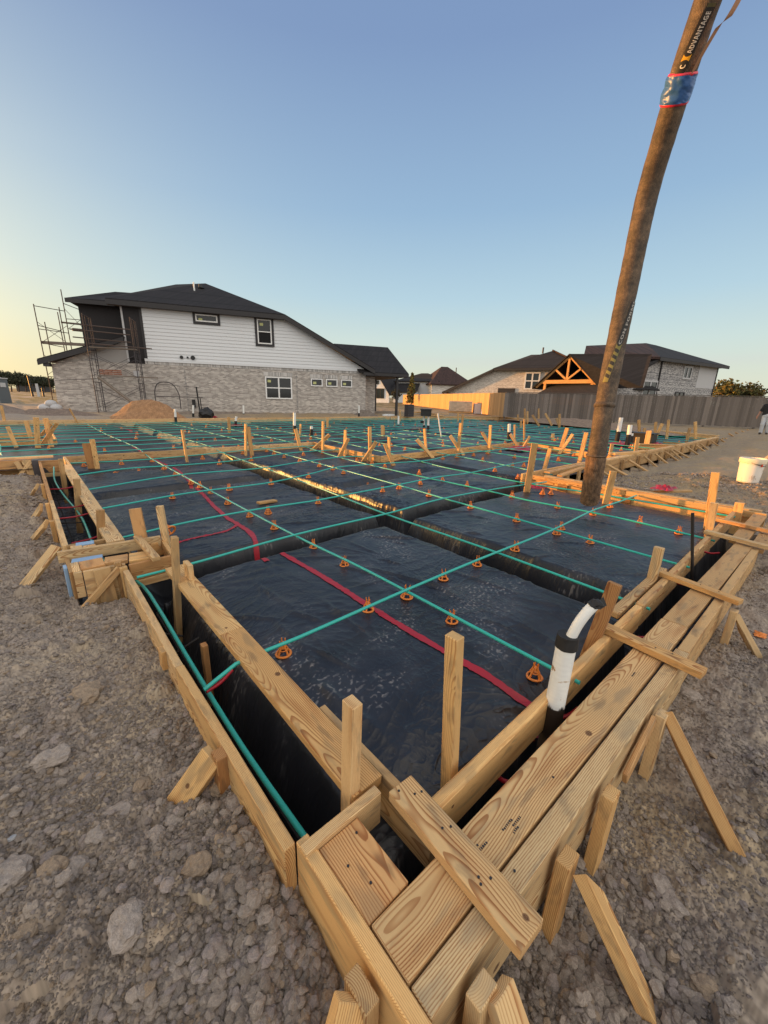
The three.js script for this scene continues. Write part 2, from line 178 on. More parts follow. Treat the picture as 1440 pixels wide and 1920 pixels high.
// a sawn board as geometry: length L along local x, width W along y, thickness T along z, small chamfers; uv in the board atlas
function boardGeo(L, W, T, ch = .003, cut = 0) {
  const x = L / 2, y = W / 2, z = T / 2, P = [], N = [], U = [], ou = rnd(), fl = rnd() < .5 ? -1 : 1, yo = rnd() * Math.max(0, .27 - W), eu = Math.floor(rnd() * 14) * .15;
  ch = Math.min(ch, z * .4);
  const vtx = (p, n) => {
    P.push(...p); N.push(...n);
    const ax = Math.abs(n[0]), ay = Math.abs(n[1]), az = Math.abs(n[2]);
    if (az >= ay && az >= ax) U.push(ou + p[0] * fl / TW + (n[2] < 0 ? .37 : 0), (p[1] + y + .004 + yo) / TH);
    else if (ay >= ax) U.push(ou + p[0] / TW + .21, (.290 + Math.min(.044, (p[2] + z) * 1)) / TH);
    else U.push((eu + .005 + (p[1] + y) % .14) / TW, (.346 + Math.min(.05, (p[2] + z))) / TH);
  };
  const sx = p => p;
  // 24 points: for each corner three, one per face
  const pt = (i, j, k, f) => [i * (f === 0 ? x : x - ch), j * (f === 1 ? y : y - ch), k * (f === 2 ? z : z - ch)];
  const tri = (a, b, c) => { // a flat facet
    const e1 = [b[0] - a[0], b[1] - a[1], b[2] - a[2]], e2 = [c[0] - a[0], c[1] - a[1], c[2] - a[2]];
    let n = [e1[1] * e2[2] - e1[2] * e2[1], e1[2] * e2[0] - e1[0] * e2[2], e1[0] * e2[1] - e1[1] * e2[0]]; const l = Math.hypot(...n) || 1; n = n.map(v => v / l);
    const m = [a[0] + b[0] + c[0], a[1] + b[1] + c[1], a[2] + b[2] + c[2]];
    if (n[0] * m[0] + n[1] * m[1] + n[2] * m[2] < 0) { n = n.map(v => -v);[b, c] = [c, b]; }
    vtx(a, n); vtx(b, n); vtx(c, n);
  };
  const quad = (a, b, c, d) => { tri(a, b, c); tri(a, c, d); };
  for (const s of [-1, 1]) {
    quad(pt(s, -1, -1, 0), pt(s, 1, -1, 0), pt(s, 1, 1, 0), pt(s, -1, 1, 0));
    quad(pt(-1, s, -1, 1), pt(1, s, -1, 1), pt(1, s, 1, 1), pt(-1, s, 1, 1));
    quad(pt(-1, -1, s, 2), pt(1, -1, s, 2), pt(1, 1, s, 2), pt(-1, 1, s, 2));
    for (const q of [-1, 1]) {
      quad(pt(-1, s, q, 1), pt(1, s, q, 1), pt(1, s, q, 2), pt(-1, s, q, 2));
      quad(pt(s, -1, q, 0), pt(s, 1, q, 0), pt(s, 1, q, 2), pt(s, -1, q, 2));
      quad(pt(s, q, -1, 0), pt(s, q, 1, 0), pt(s, q, 1, 1), pt(s, q, -1, 1));
      for (const w of [-1, 1]) tri(pt(s, q, w, 0), pt(s, q, w, 1), pt(s, q, w, 2));
    }
  }
  const g = new THREE.BufferGeometry(); g.setAttribute('position', new THREE.Float32BufferAttribute(P, 3)); g.setAttribute('normal', new THREE.Float32BufferAttribute(N, 3)); g.setAttribute('uv', new THREE.Float32BufferAttribute(U, 2));
  if (cut) { const p = g.attributes.position; for (let i = 0; i < p.count; i++) if (p.getX(i) < 0) p.setX(i, p.getX(i) + cut * (p.getY(i) / W + .5)); g.computeVertexNormals(); } // a foot sawn to a point
  return g;
}
// board with centre line a -> b, wide face looking along n
function board(name, a, b, W, T, n, parent, o = {}) {
  const A = V3(...a), B = V3(...b), X = B.clone().sub(A), L = X.length(); X.normalize();
  const Z = V3(...n); Z.addScaledVector(X, -Z.dot(X)).normalize(); const Y = Z.clone().cross(X);
  const m = mesh(name, boardGeo(L, W, T, o.ch ?? .003, o.cut ?? 0), o.mat ?? wood(o.tone, o.k), parent);
  m.quaternion.setFromRotationMatrix(new THREE.Matrix4().makeBasis(X, Y, Z)); m.position.copy(A.add(B).multiplyScalar(.5));
  if (parent) m.position.sub(parent.position); if (o.label) m.userData.label = o.label;
  return m;
}
const nailMat = std([.045, .045, .05], .5, { metalness: .6 });
function nails(list, parent, n = [0, 1, 0]) { // nail heads set a little proud
  const g = list.map(([x, y, z]) => { const k = new THREE.CylinderGeometry(.0042, .0042, .003, 8); k.applyQuaternion(new THREE.Quaternion().setFromUnitVectors(Yup, V3(...n).normalize())); k.translate(x - parent.position.x, y - parent.position.y, z - parent.position.z); return k; });
  return kin(mesh('nail_heads', g, nailMat, parent), 'stuff');
}
const M = {
  steel: std([.075, .066, .070], .65, { metalness: .3 }), rust: std([.085, .060, .050], .85), darkbar: std([.035, .03, .028], .8, { metalness: .3 }),
  weathered: std([.19, .155, .125], .9), teal: std([.035, .42, .35], .30), orange: std([.74, .225, .035], .5), redtape: std([.36, .010, .022], .45), black: std([.012, .012, .013], .5), trimDark: std([.028, .027, .028], .7),
  pvc: std([.78, .79, .76], .35), white: std([.72, .72, .70], .6), glass: new THREE.MeshPhysicalMaterial({ color: 0x1b2022, roughness: .08, metalness: 0, specularIntensity: 1 }), dark: std([.008, .008, .009], .9), blackwrap: std([.014, .014, .015], .7),
};
// ---------------------------------------------------------------- ground
const SLAB = [[.45, -.37], [5.5, -.33], [7.30, -.33], [7.30, -3.62], [23.9, -3.42], [29.5, -18.6], [19.7, -21.55], [-.56, -23.05], [-9, -23.4], [-9, -10.6], [.09, -10.42], [.09, -4.5], [.09, -3.72], [.43, -3.62]];
function inPoly(x, z, P) { let c = false; for (let i = 0, j = P.length - 1; i < P.length; j = i++) if ((P[i][1] > z) !== (P[j][1] > z) && x < (P[j][0] - P[i][0]) * (z - P[i][1]) / (P[j][1] - P[i][1]) + P[i][0]) c = !c; return c; }
function edgeDist(x, z, P) { let m = 1e9; for (let i = 0, j = P.length - 1; i < P.length; j = i++) { const ax = P[j][0], az = P[j][1], bx = P[i][0] - ax, bz = P[i][1] - az; const t = clamp(((x - ax) * bx + (z - az) * bz) / (bx * bx + bz * bz)); m = Math.min(m, Math.hypot(x - ax - bx * t, z - az - bz * t)); } return m; }
const bump = (x, z, cx, cz, r, h) => h * Math.exp(-((x - cx) ** 2 + (z - cz) ** 2) / (r * r));
function cells(x, y, f, seedo, fill) { // rounded lumps: height of the lump over (x, y), cell size 1 / f
  const gx = x * f, gy = y * f, xi = Math.floor(gx), yi = Math.floor(gy); let best = 0;
  for (let j = -1; j <= 1; j++) for (let i = -1; i <= 1; i++) { const a = xi + i, b = yi + j, h1 = hash(a * 3 + seedo, b * 7 + 11), h2 = hash(b * 5 + seedo + 3, a + 29), h3 = hash(a + b * 13, seedo + a * 2); if (h3 > fill) continue; const r = .28 + .42 * h3 / fill, dx = gx - a - h1, dy = gy - b - h2, d2 = dx * dx * (.7 + h2 * .7) + dy * dy * (1.4 - h2 * .7); if (d2 < r * r) { const v = Math.sqrt(1 - d2 / (r * r)) * r; if (v > best) best = v; } }
  return best / f;
}
function groundBase(x, z) {
  const ed = edgeDist(x, z, SLAB), d = Math.hypot(x, z);
  let h = -.31 + .20 * sstep(8.8, 11, x) * sstep(.25, 1.8, ed) + .42 * sstep(0, 3, -z - 22 - Math.max(0, 0)) + .18 * sstep(17, 26, x);
  h = Math.min(h, .16);
  const lf = sstep(-.55, .38, x) * sstep(.62, .36, x) * sstep(-.38, -1.15, z) * sstep(-3.9, -3.2, z); h += .12 * lf + .05 * sstep(.2, -.4, x) * sstep(-.6, -1.5, z);
  h += bump(x, z, -.05, -.95, .28, .07) + bump(x, z, -.35, -1.9, .35, .05) - bump(x, z, .05, -1.55, .3, .05) + bump(x, z, -.6, -3.6, .5, .08) + bump(x, z, 1.7, .35, .4, .06);
  h += bump(x, z, -1.0, -9.2, 1.0, .18) + bump(x, z, -2.6, -7.4, 1.6, .12) + bump(x, z, -.55, -2.7, .5, .07) - .05 * sstep(.5, 1.0, x) * sstep(-.5, -.2, z) * sstep(3.4, 2.4, x);
  h += bump(x, z, 1.9, .1, .5, -.04) + bump(x, z, 2.6, .15, .45, .10) + bump(x, z, 4.4, .5, .8, .06) + bump(x, z, 3.2, -.05, .3, .07) + bump(x, z, 5.0, -.05, .6, .10);
  h += .06 * n2(x * .7 + 5, z * .7) * sstep(.1, .9, ed) ;
  return h;
}
function groundH(x, z) {
  const d = Math.hypot(x, z), ed = edgeDist(x, z, SLAB), near = Math.exp(-d / 22);
  let h = groundBase(x, z);
  const k = sstep(0, .25, ed) * .75 + .25;
  h += k * (.055 * n2(x * 1.9, z * 1.9 + 3) + near * (.030 * Math.pow(Math.abs(n2(x * 4.7, z * 4.7)), .8) * 2 - .02 + .020 * n2(x * 11, z * 11)));
  if (d < 14) { // clods: rounded cells
    const a = n2(x * 24 + 3 * n2(x * 3, z * 3), z * 24), b = n2(x * 52, z * 52 + 9), c = n2(x * 110 + 2, z * 110);
    const rough = .45 + .8 * clamp(.5 + n2(x * 1.3 + 7, z * 1.3) * 1.4);
    const wx = x + .010 * n2(x * 14, z * 14), wz = z + .010 * n2(x * 14 + 5, z * 14), fill = clamp(.30 + .75 * n2(x * 1.1 + 3, z * 1.1) + .25 * n2(x * 3.3, z * 3.3 + 8), .06, .8), fade = sstep(14, 8, d);
    h += fade * .7 * cells(wx + 7, wz, 6.5, 23, .35 * fill + .08);
    h += rough * (.013 * (.3 - Math.abs(a)) + .008 * (.3 - Math.abs(b)) + .004 * c) * fade + fade * (.5 * cells(wx, wz, 15, 5, fill * .22) + 1.0 * cells(wx, wz, 34, 17, fill * .65) + 1.25 * cells(wx, wz, 72, 41, clamp(fill * 1.4)));
  }
  return h;
}
const dirtMap = texture(1024, 1024, (u, v, c) => {
  const x = u * 32, y = v * 32; const a = n2(x, y, 32, 32), b = n2(x * 4, y * 4, 128, 128), e = n2(x * 8 + .5, y * 8, 256, 256), f = n2(u * 6, v * 6, 6, 6);
  const s = .95 + .10 * a + .12 * b + .20 * e; const w = .5 + f * .8 + .3 * a;
  const peb = 0;
  c[0] = mix(.605, .655, w) * s + peb; c[1] = mix(.560, .597, w) * s + peb; c[2] = mix(.520, .508, w) * s + peb;
});
const dirtBump = texture(1024, 1024, (u, v, c) => { const x = u * 32, y = v * 32; const q = .5 + .30 * n2(x * 2, y * 2, 64, 64) + .28 * (.3 - Math.abs(n2(x * 5, y * 5, 160, 160))) + .2 * n2(x * 8, y * 8 + .3, 256, 256); c[0] = c[1] = c[2] = q; }, false);
const dirtMat = new THREE.MeshStandardMaterial({ map: dirtMap, bumpMap: dirtBump, bumpScale: .008, roughness: .97, vertexColors: true });
{
  const R = [0]; for (let i = 0; i < 860; i++) R.push(.3 * Math.pow(11 / .3, i / 859)); for (let i = 1; i <= 80; i++) R.push(11 * Math.pow(900 / 11, i / 80));
  const rings = R.length, P = [], C = [], U = [], I = [];
  // finer rings near, finer sectors over the site, one sheet all the way round
  const angs = []; for (let i = 0; i < 640; i++) angs.push(-1.0 + 2.0 * i / 639); for (let i = 1; i < 61; i++) angs.push(1.0 + (2 * Math.PI - 2.0) * i / 61);
  const f0 = Math.atan2(.6702, .7423);
  for (let j = 0; j < rings; j++) {
    const r = R[j];
    for (const a of angs) {
      const x = r * Math.sin(a + f0), z = -r * Math.cos(a + f0);
      let h;
      if (inPoly(x, z, SLAB)) { h = edgeDist(x, z, SLAB) < .012 ? -.5 : -1.15; } else if (r < 60) h = groundH(x, z); else h = .12 + .25 * n2(x * .05, z * .05) * sstep(60, 120, r);
      P.push(x, h, z); U.push(x / 3.1, z / 3.1);
      const g = fbm(x * .35 + 4, z * .35, 3), lawn = sstep(40, 52, r) * sstep(-.1, .25, g + .2);
      const wv = (.50 - .10 * sstep(5, 9, x)) + .05 * g + .04 * n2(x * 2.3, z * 2.3);
      const tawny = sstep(0, .4, n2(x * .8 + 31, z * .8 - 5)) * .12 + sstep(6, 11, x) * .2;
      C.push(mix(wv * (1.02 + tawny * .5), .20, lawn), mix(wv * (1 + tawny * .05), .20, lawn), mix(wv * (1.02 - tawny), .09, lawn));
    }
  }
  const n = angs.length; for (let j = 0; j < rings - 1; j++) for (let i = 0; i < n; i++) { const k = (i + 1) % n, a = j * n + i, b = j * n + k, c = a + n, d = b + n; I.push(a, b, c, b, d, c); }
  for (let i = 0; i < C.length; i++) C[i] *= 1.9;
  const g = new THREE.BufferGeometry(); g.setAttribute('position', new THREE.Float32BufferAttribute(P, 3)); g.setAttribute('uv', new THREE.Float32BufferAttribute(U, 2)); g.setAttribute('color', new THREE.Float32BufferAttribute(C, 3)); g.setIndex(I); g.computeVertexNormals();
  if (g.attributes.normal.getY(5000) < 0) { const idx = g.index.array; for (let i = 0; i < idx.length; i += 3) { const t = idx[i]; idx[i] = idx[i + 1]; idx[i + 1] = t; } g.computeVertexNormals(); }
  kin(mesh('ground', g, dirtMat), 'structure').castShadow = true;
}
// loose clods and gravel that nobody could count
function rockGeo(s, det = 1) { const g = new THREE.IcosahedronGeometry(1, det), p = g.attributes.position; for (let i = 0; i < p.count; i++) { const x = p.getX(i), y = p.getY(i), z = p.getZ(i); const k = 1 + .50 * n2(x * 1.3 + s * 7.7, y * 1.3 + z * 1.1 + s) + .28 * n2(x * 2.7 + s, z * 2.7 - y * 2.3); p.setXYZ(i, x * k, y * k * .72, z * k); } g.computeVertexNormals(); return g; }
const rockMap = texture(256, 256, (u, v, c) => { const a = n2(u * 12, v * 12, 12, 12), b = n2(u * 48, v * 48, 48, 48); const s = .92 + .16 * a + .2 * b; c[0] = .675 * s; c[1] = .63 * s; c[2] = .59 * s; });
const rockMat = std([.88, .86, .84], .95, { map: rockMap, bumpMap: rockMap, bumpScale: .006 });
{
  const kinds = [0, 1, 2, 3].map(i => rockGeo(i + 1, i < 2 ? 1 : 1)), per = 60000, f0 = Math.atan2(.6702, .7423), dm = new THREE.Object3D(), col = new THREE.Color();
  kinds.forEach((g, q) => {
    const im = new THREE.InstancedMesh(g, rockMat, per); let n = 0, guard = 0;
    while (n < per && guard++ < 260000) {
      const a = rr(-1.0, 1.0) + f0, r = .6 + 11 * Math.pow(rnd(), 1.7), x = r * Math.sin(a), z = -r * Math.cos(a);
      if (inPoly(x, z, SLAB) || edgeDist(x, z, SLAB) < .035) continue;
      const dens = (x > .5 && z > -.5 ? .42 : .66) + .8 * n2(x * 1.3 + 7, z * 1.3) + .6 * n2(x * .5, z * .5 + 40) + .5 * n2(x * 3.5, z * 3.5) + .25 * sstep(.6, .1, edgeDist(x, z, SLAB)); if (rnd() > dens) continue;
      const rich = clamp((x > .5 && z > -.5 ? .15 : .25) + 1.3 * n2(x * 1.3 + 7, z * 1.3) + .6 * n2(x * 3.5, z * 3.5)); const s = Math.min(.024, (.0016 + .0011 * rich) * Math.pow(1 - rnd() * .994, -.46)) * (r < 3 ? 1 : 1 + (r - 3) * .12);
      dm.position.set(x, groundH(x, z) + s * .22, z); dm.rotation.set(rr(-.5, .5), rr(0, 6.28), rr(-.5, .5)); dm.scale.set(s * rr(.8, 1.4), s * rr(.7, 1.1), s * rr(.8, 1.2)); dm.updateMatrix(); im.setMatrixAt(n, dm.matrix);
      const v = rr(.66, 1.14), w = rnd(); col.setRGB(v * (w > .9 ? 1.1 : 1), v * (w > .9 ? .98 : .985), v * (w > .9 ? .8 : w < .2 ? 1.03 : .96)); im.setColorAt(n, col); n++;
    }
    im.count = n; im.castShadow = im.receiveShadow = true; im.name = numbered('loose_gravel'); kin(im, 'stuff'); tag(im, 'grey brown crumbs and clods of dry soil strewn over the bare ground', 'gravel', 'loose gravel'); scene.add(im);
  });
}

// ---------------------------------------------------------------- black plastic sheet over soil pads and trenches
function trench(d, half, soft) { return 1 - sstep(half - soft, half + soft, Math.abs(d)); }
const CREASES = []; { let sd = 77; const q = () => { sd = (sd * 16807) % 2147483647; return sd / 2147483647; };
  for (let i = 0; i < 26; i++) { const x = .75 + 2.3 * q(), z = -3.3 + 2.3 * q(), a = 1.35 + .9 * (q() - .5) + (x - 1.9) * -.25, L = .25 + .7 * q(); CREASES.push([x, z, x + Math.cos(a) * L * .6, z + Math.sin(a) * L, .010 + .016 * q(), .005 + .009 * q()]); }
  for (let i = 0; i < 130; i++) { const x = .7 + 6.2 * q(), z = -.9 - 9.5 * q(), a = (z < -3.7 ? .15 : .8) + 1.3 * (q() - .5), L = .2 + .8 * q(); CREASES.push([x, z, x + Math.cos(a) * L, z + Math.sin(a) * L, .010 + .02 * q(), .004 + .009 * q()]); } }
function sheetH(x, z) {
  const wob = .035 * n2(x * 1.7, z * 1.7) + .012 * n2(x * 5, z * 5);
  let t = 0;
  const T = (d, half, depth, soft = .06, on = 1) => { t = Math.max(t, depth * trench(d + wob, half, soft) * on); };
  if (z > -3.7) T(x - 3.40, .21, .46, .085); else T(x - 3.58 - .12 * n2(z * .5, 2), .23, .40 * sstep(-11.5, -10, z));
  if (z > -8.5) T(z + 3.66, .15, .42, .075, sstep(.4, .7, x) * sstep(7.4, 6.8, x));
  T(x - .3, z > -3.75 ? .33 : .21, .52, z > -3.5 ? .13 : .05, z > -10.4 && z < -.2 ? 1 : 0);
  T(z + .47, .22, .50, .05, x < 7.4 ? 1 : 0);
  T(x - 7.2, .19, .30, .05, z > -3.9 ? 1 : 0);
  T(z + 7.15, .20, .24, .1, sstep(.5, .8, x) * sstep(3.4, 3.0, x)); T(z + 5.25 + .1 * x, .16, .16, .1, sstep(3.9, 4.3, x) * sstep(7, 6.2, x));
  T(z + 9.3, .16, .16, .1, sstep(.5, .8, x) * sstep(3.4, 3.0, x));
  T(x - 7.35, .17, .26, .1, z < -3.6 && z > -7 ? 1 : 0); T(z + 11.1, .22, .25, .1); T(z + 14.6, .25, .3, .12); T(z + 18.4, .25, .3, .12);
  T(x - 9.4, .22, .25, .1, z < -7.2 ? 1 : 0); T(x - 14.2, .22, .25, .1); T(x - 19.3, .22, .25, .1); T(x - 3.7, .22, .25, .1, z < -11 ? 1 : 0);
  t *= 1;
  const d = Math.hypot(x, z), top = 1 - clamp(t / .15);
  let w = 0;
  // wrinkles: long soft folds, sharper small creases, radiating folds towards pad corners
  const q = n2(x * .9, z * .9 + 20) * 1.6, fx = x + q * .5, fz = z + q * .4;
  const lz = .35 + .65 * sstep(-3.4, -4.2, z); w += lz * (.011 * n2(fx * 2.0, fz * 5.5) + .0065 * (.25 - Math.abs(n2(fx * 4.5 + 3, fz * 12))) * 2) + .0016 * n2(fx * 9, fz * 17);
  w += .0032 * (.3 - Math.abs(n2(fx * 11 + fz * 5, fz * 5 - fx * 2))) * (.4 + n2(x * .8, z * .8) * 1.6) ;
  { if (x < 8 && z > -11.5) for (const c of CREASES) { const ax = x - c[0], az = z - c[1]; if (Math.abs(ax) > 1.2 || Math.abs(az) > 1.2) continue; const bx = c[2] - c[0], bz = c[3] - c[1], t2 = clamp((ax * bx + az * bz) / (bx * bx + bz * bz)), e = Math.hypot(ax - bx * t2, az - bz * t2) / c[4]; if (e < 2.5) w += 1.7 * c[5] * Math.exp(-e * e) * Math.sin(Math.PI * clamp(t2, .02, .98)); }
    const g1 = n2(x * .6 + 3, z * .6) * 2.5, ca = Math.cos(g1), sa = Math.sin(g1), rx = x * ca - z * sa, rz = x * sa + z * ca, m1 = clamp(.35 + 1.3 * n2(x * .7 + 12, z * .7)) * (.25 + .75 * sstep(-3.4, -4.2, z)); const r1 = 1 - Math.abs(n2(rx * 2.2, rz * 8)) * 2.2, r2 = 1 - Math.abs(n2(rx * 5 + 7, rz * 15)) * 2.4; w += m1 * (.011 * Math.pow(Math.max(0, r1), 3) + .006 * Math.pow(Math.max(0, r2), 3)); const r3 = 1 - Math.abs(n2(x * 3.1 + z * 6.3, z * 2.6 - x * 5.1)) * 3; w += .006 * Math.pow(Math.max(0, r3), 2) * clamp(.3 + n2(x * 1.1 - 6, z * 1.1) * 1.5); }
  for (const [cx, cz, s] of [[.72, -.8, 1], [3.1, -3.4, 1], [.8, -3.3, .9], [1.5, -3.5, .8], [3.1, -.8, .8], [3.7, -3.4, .8]]) { const dx = x - cx, dz = z - cz, r = Math.hypot(dx, dz); if (r < 1.3) w += s * .012 * n2(Math.atan2(dz, dx) * 5.5 + cx * 9, r * .8) * sstep(1.3, .25, r) * sstep(.0, .15, r); }
  if (z > -1.6 && x < 3.3) w += .010 * n2(x * 7 + z * 1.5, z * 1.2 + 6) * sstep(-1.9, -1.0, z);       // folds hanging to the near edges
  if (z > -3.3 && x < 1.5) w += .009 * n2(x * 1.3 + 3, z * 6) * sstep(1.7, .9, x);
  const side = clamp(t / .45); w += side * (.026 * n2(x * 7 + z * 2, z * 5) + .016 * n2(x * 9, z * 9) + .008 * n2(x * 21, z * 21 + 4) + .020 * (.3 - Math.abs(n2(x * 4.5 + z * 2, z * 4.5 - x * 2))) + .012 * (.3 - Math.abs(n2(x * 12 + 5, z * 12)))) * (d < 16 ? 1 : .3);
  const pad = .020 * n2(x * .55 + 8, z * .55);
  let drop = 0; if (z > -3.5 && x < 3.3) drop = .15 * Math.exp(-Math.max(0, x - .62) / .20) + .17 * Math.exp(-Math.max(0, -.68 - z) / .24) * sstep(3.3, 2.6, x);
  if (x > 3.4 && x < 4.2 && z < -3.6 && z > -9) w += .05 * clamp(side + .35) * ((.3 - Math.abs(n2(x * 6 + z * 1.5, z * 7))) * 2 + n2(x * 12, z * 15));
  return -.142 + pad - drop + w * (d < 14 ? 1 : .6) - t;
}
const sheetMap = texture(2048, 2048, (u, v, c) => { // dark film with dried splashes of pale soil
  const x = u * 5, y = v * 5; const cl = n2(x * 1.6, y * 1.6, 8, 8) + .5 * n2(x * 5.6, y * 5.6, 28, 28), f1 = n2(x * 32, y * 36, 160, 180), f2 = n2(x * 51.2, y * 51.2, 256, 256), st = n2(x * 9, y * 12, 45, 60);
  let k = 0; const big = n2(u * 4 + .3, v * 4, 4, 4); k += sstep(.0, .5, cl + big * .5) * sstep(.16, .40, f1 + .3 * f2) * .8; k += sstep(.0, .5, cl + big * .5) * sstep(.26, .42, f2) * .8; k += sstep(-.15, .4, cl) * sstep(.36, .6, st) * .16; if (f2 > .50) k += .35;
  const dust = sstep(-.1, .5, n2(u * 9 + 3, v * 9, 9, 9) + .6 * n2(u * 30, v * 30, 30, 30)); k += dust * .10 + sstep(.3, .55, n2(u * 110, v * 110, 110, 110)) * dust * .18; k = clamp(k, 0, .95); const haze = .10 * clamp(.45 + cl + n2(u * 13, v * 13, 13, 13) * .6);
  c[0] = mix(.095 + haze * .8, .60, k * .72); c[1] = mix(.102 + haze * .75, .57, k * .72); c[2] = mix(.125 + haze * .7, .55, k * .70);
});
const sheetBump = texture(2048, 2048, (u, v, c) => { // crinkles of the film
  const x = u * 5, y = v * 5, wx = .25 * n2(x * 1.2, y * 1.2, 6, 6), wy = .25 * n2(x * 1.2 + 3, y * 1.2, 6, 6), X = x + wx, Y = y + wy, rg = (a, k, p) => Math.pow(Math.max(0, 1 - Math.abs(a) * k), p);
  const m = clamp(.45 + 1.2 * n2(x * .8, y * .8, 4, 4)), m2 = clamp(.4 + 1.3 * n2(x * 1.6 + 9, y * 1.6, 8, 8));
  const h = .40 * m * rg(n2(X * 3, Y * 8, 15, 40), 3.5, 2) + .34 * m2 * rg(n2(X * 9, Y * 4, 45, 20), 3.5, 2) + .22 * rg(n2(X * 12, Y * 14, 60, 70), 4, 2) * m + .14 * rg(n2(X * 26, Y * 22, 130, 110), 4, 2) * m2 + .10 * n2(X * 5, Y * 5, 25, 25);
  c[0] = c[1] = c[2] = .08 + h; }, false);
const sheetMat = std([1, 1, 1], .38, { map: sheetMap, bumpMap: sheetBump, bumpScale: .014, side: THREE.DoubleSide });
let sheet;
{
  const axis = (list) => { const o = []; for (const [a, b, s] of list) for (let v = a; Math.abs(v - a) < Math.abs(b - a) - 1e-6; v += s * Math.sign(b - a)) o.push(v); o.push(list.at(-1)[1]); return o; };
  const X = axis([[-9, -.4, .25], [-.4, .06, .06], [.06, 4.2, .0165], [4.2, 8, .03], [8, 14, .07], [14, 30, .16]]), Z = axis([[-.33, -4.4, .0165], [-4.4, -11.2, .03], [-11.2, -16, .07], [-16, -23.6, .12]]);
  const nx = X.length, nz = Z.length, P = new Float32Array(nx * nz * 3), U = new Float32Array(nx * nz * 2), ok = new Uint8Array(nx * nz), I = [];
  for (let j = 0; j < nz; j++) for (let i = 0; i < nx; i++) { const k = j * nx + i, x = X[i], z = Z[j]; ok[k] = inPoly(x, z, SLAB) ? 1 : 0; P.set([x, ok[k] ? sheetH(x, z) : -.6, z], 3 * k); U.set([x / 5, z / 5], 2 * k); }
  for (let j = 0; j < nz - 1; j++) for (let i = 0; i < nx - 1; i++) { const a = j * nx + i, b = a + 1, c = a + nx, d = c + 1; if (ok[a] && ok[b] && ok[c] && ok[d]) I.push(a, b, c, b, d, c); }
  const g = new THREE.BufferGeometry(); g.setAttribute('position', new THREE.BufferAttribute(P, 3)); g.setAttribute('uv', new THREE.BufferAttribute(U, 2)); g.setIndex(I); g.computeVertexNormals();
  sheet = thing('plastic_sheet', 'black plastic ground sheet draped over the soil pads and trenches inside the wooden forms', 'plastic sheet');
  mesh('film', g, sheetMat, sheet);
  // strips of red tape stuck along the film
  const strip = (path, w) => {
    const cv = new THREE.CatmullRomCurve3(path.map(p => V3(p[0], 0, p[1])), false, 'centripetal'), L = cv.getLength(), n = Math.ceil(L / .02), m = 5, p = [], idx = [];
    for (let i = 0; i <= n; i++) { const c = cv.getPointAt(i / n), t = cv.getTangentAt(i / n); for (let k = 0; k < m; k++) { const wv = w * (.92 + .3 * n2(i * .11, 3.3) + .35 * n2(i * .9, 8 + k * 3)), s = (k / (m - 1) - .5) * wv, x = c.x - t.z * s, z = c.z + t.x * s; p.push(x, sheetH(x, z) + .006, z); } }
    for (let i = 0; i < n; i++) for (let k = 0; k < m - 1; k++) { const a = i * m + k; idx.push(a, a + 1, a + m, a + 1, a + m + 1, a + m); }
    const s = new THREE.BufferGeometry(); s.setAttribute('position', new THREE.Float32BufferAttribute(p, 3)); s.setIndex(idx); s.computeVertexNormals(); return mesh('tape_strip', s, Object.assign(M.redtape, { side: THREE.DoubleSide }), sheet);
  };
  strip(RTAPE.slice(0, 7), .062); strip([...RTAPE.slice(7, 11), [1.80, -.97], [1.84, -.72]], .058); strip([[.62, -4.32], [1.1, -4.39], [1.59, -4.46], [1.75, -4.6]], .045);
  strip([[2.95, -21.2], [3.1, -19.5], [3.15, -17.6]], .12); strip([[1.45, -15.2], [2.3, -15.5], [3.2, -16.1]], .10);
}
// ---------------------------------------------------------------- cables laid in a grid over the sheet
const ORD = ['first', 'second', 'third', 'fourth', 'fifth', 'sixth', 'seventh', 'eighth', 'ninth', 'tenth', 'eleventh', 'twelfth', 'thirteenth', 'fourteenth', 'fifteenth', 'sixteenth', 'seventeenth', 'eighteenth', 'nineteenth', 'twentieth', 'twenty-first', 'twenty-second', 'twenty-third', 'twenty-fourth', 'twenty-fifth', 'twenty-sixth'];
const RB = -.046, CAB_R = .0115;
function cable(pts, label, group, r = CAB_R) { // pts: [x, z] or [x, y, z]
  const p = pts.map(q => q.length === 2 ? [q[0], RB, q[1]] : q); let L = 0; for (let i = 1; i < p.length; i++) L += Math.hypot(p[i][0] - p[i - 1][0], p[i][2] - p[i - 1][2]);
  return tag(mesh('slab_cable', tube(p, r, Math.ceil(L * 4) + 8, 8), M.teal), label, 'cable', group);
}
const LONG = [
  [[2.03, -22.6], [2.01, -16.8], [2.1, -11.9], [1.99, -10.2], [1.97, -7.7], [1.96, -3.56], [2.0, -2.5], [2.0, -1.92], [1.99, -.76], [1.99, -.60]],
  [[3.86, -22.3], [3.72, -16.7], [3.76, -11.3], [3.62, -10.3], [3.42, -5.57], [3.28, -3.53], [3.27, -1.96], [3.2, -.60]],
  [[5.2, -22.2], [5.05, -12.1], [4.86, -10.5], [4.62, -4.7], [4.54, -3.65], [4.45, -1.96], [4.42, -1.38], [4.38, -.6]],
  [[6.5, -22.1], [6.35, -14.7], [6.2, -11.4], [5.64, -8], [5.52, -5.4], [5.55, -3.6], [5.5, -2.8], [5.6, -1.98], [5.61, -1.37], [5.52, -.6]],
  [[8.2, -22], [7.75, -13.5], [7.6, -11], [7.09, -7.2], [6.72, -5.5], [6.70, -4.4], [6.66, -3.55], [6.84, -2.5], [6.98, -1.03], [7.0, -.62]],
  [[11, -22], [9.65, -13.9], [8.6, -9.7], [8.45, -7.2], [8.16, -4.8], [7.98, -4.0], [7.95, -3.64]]];
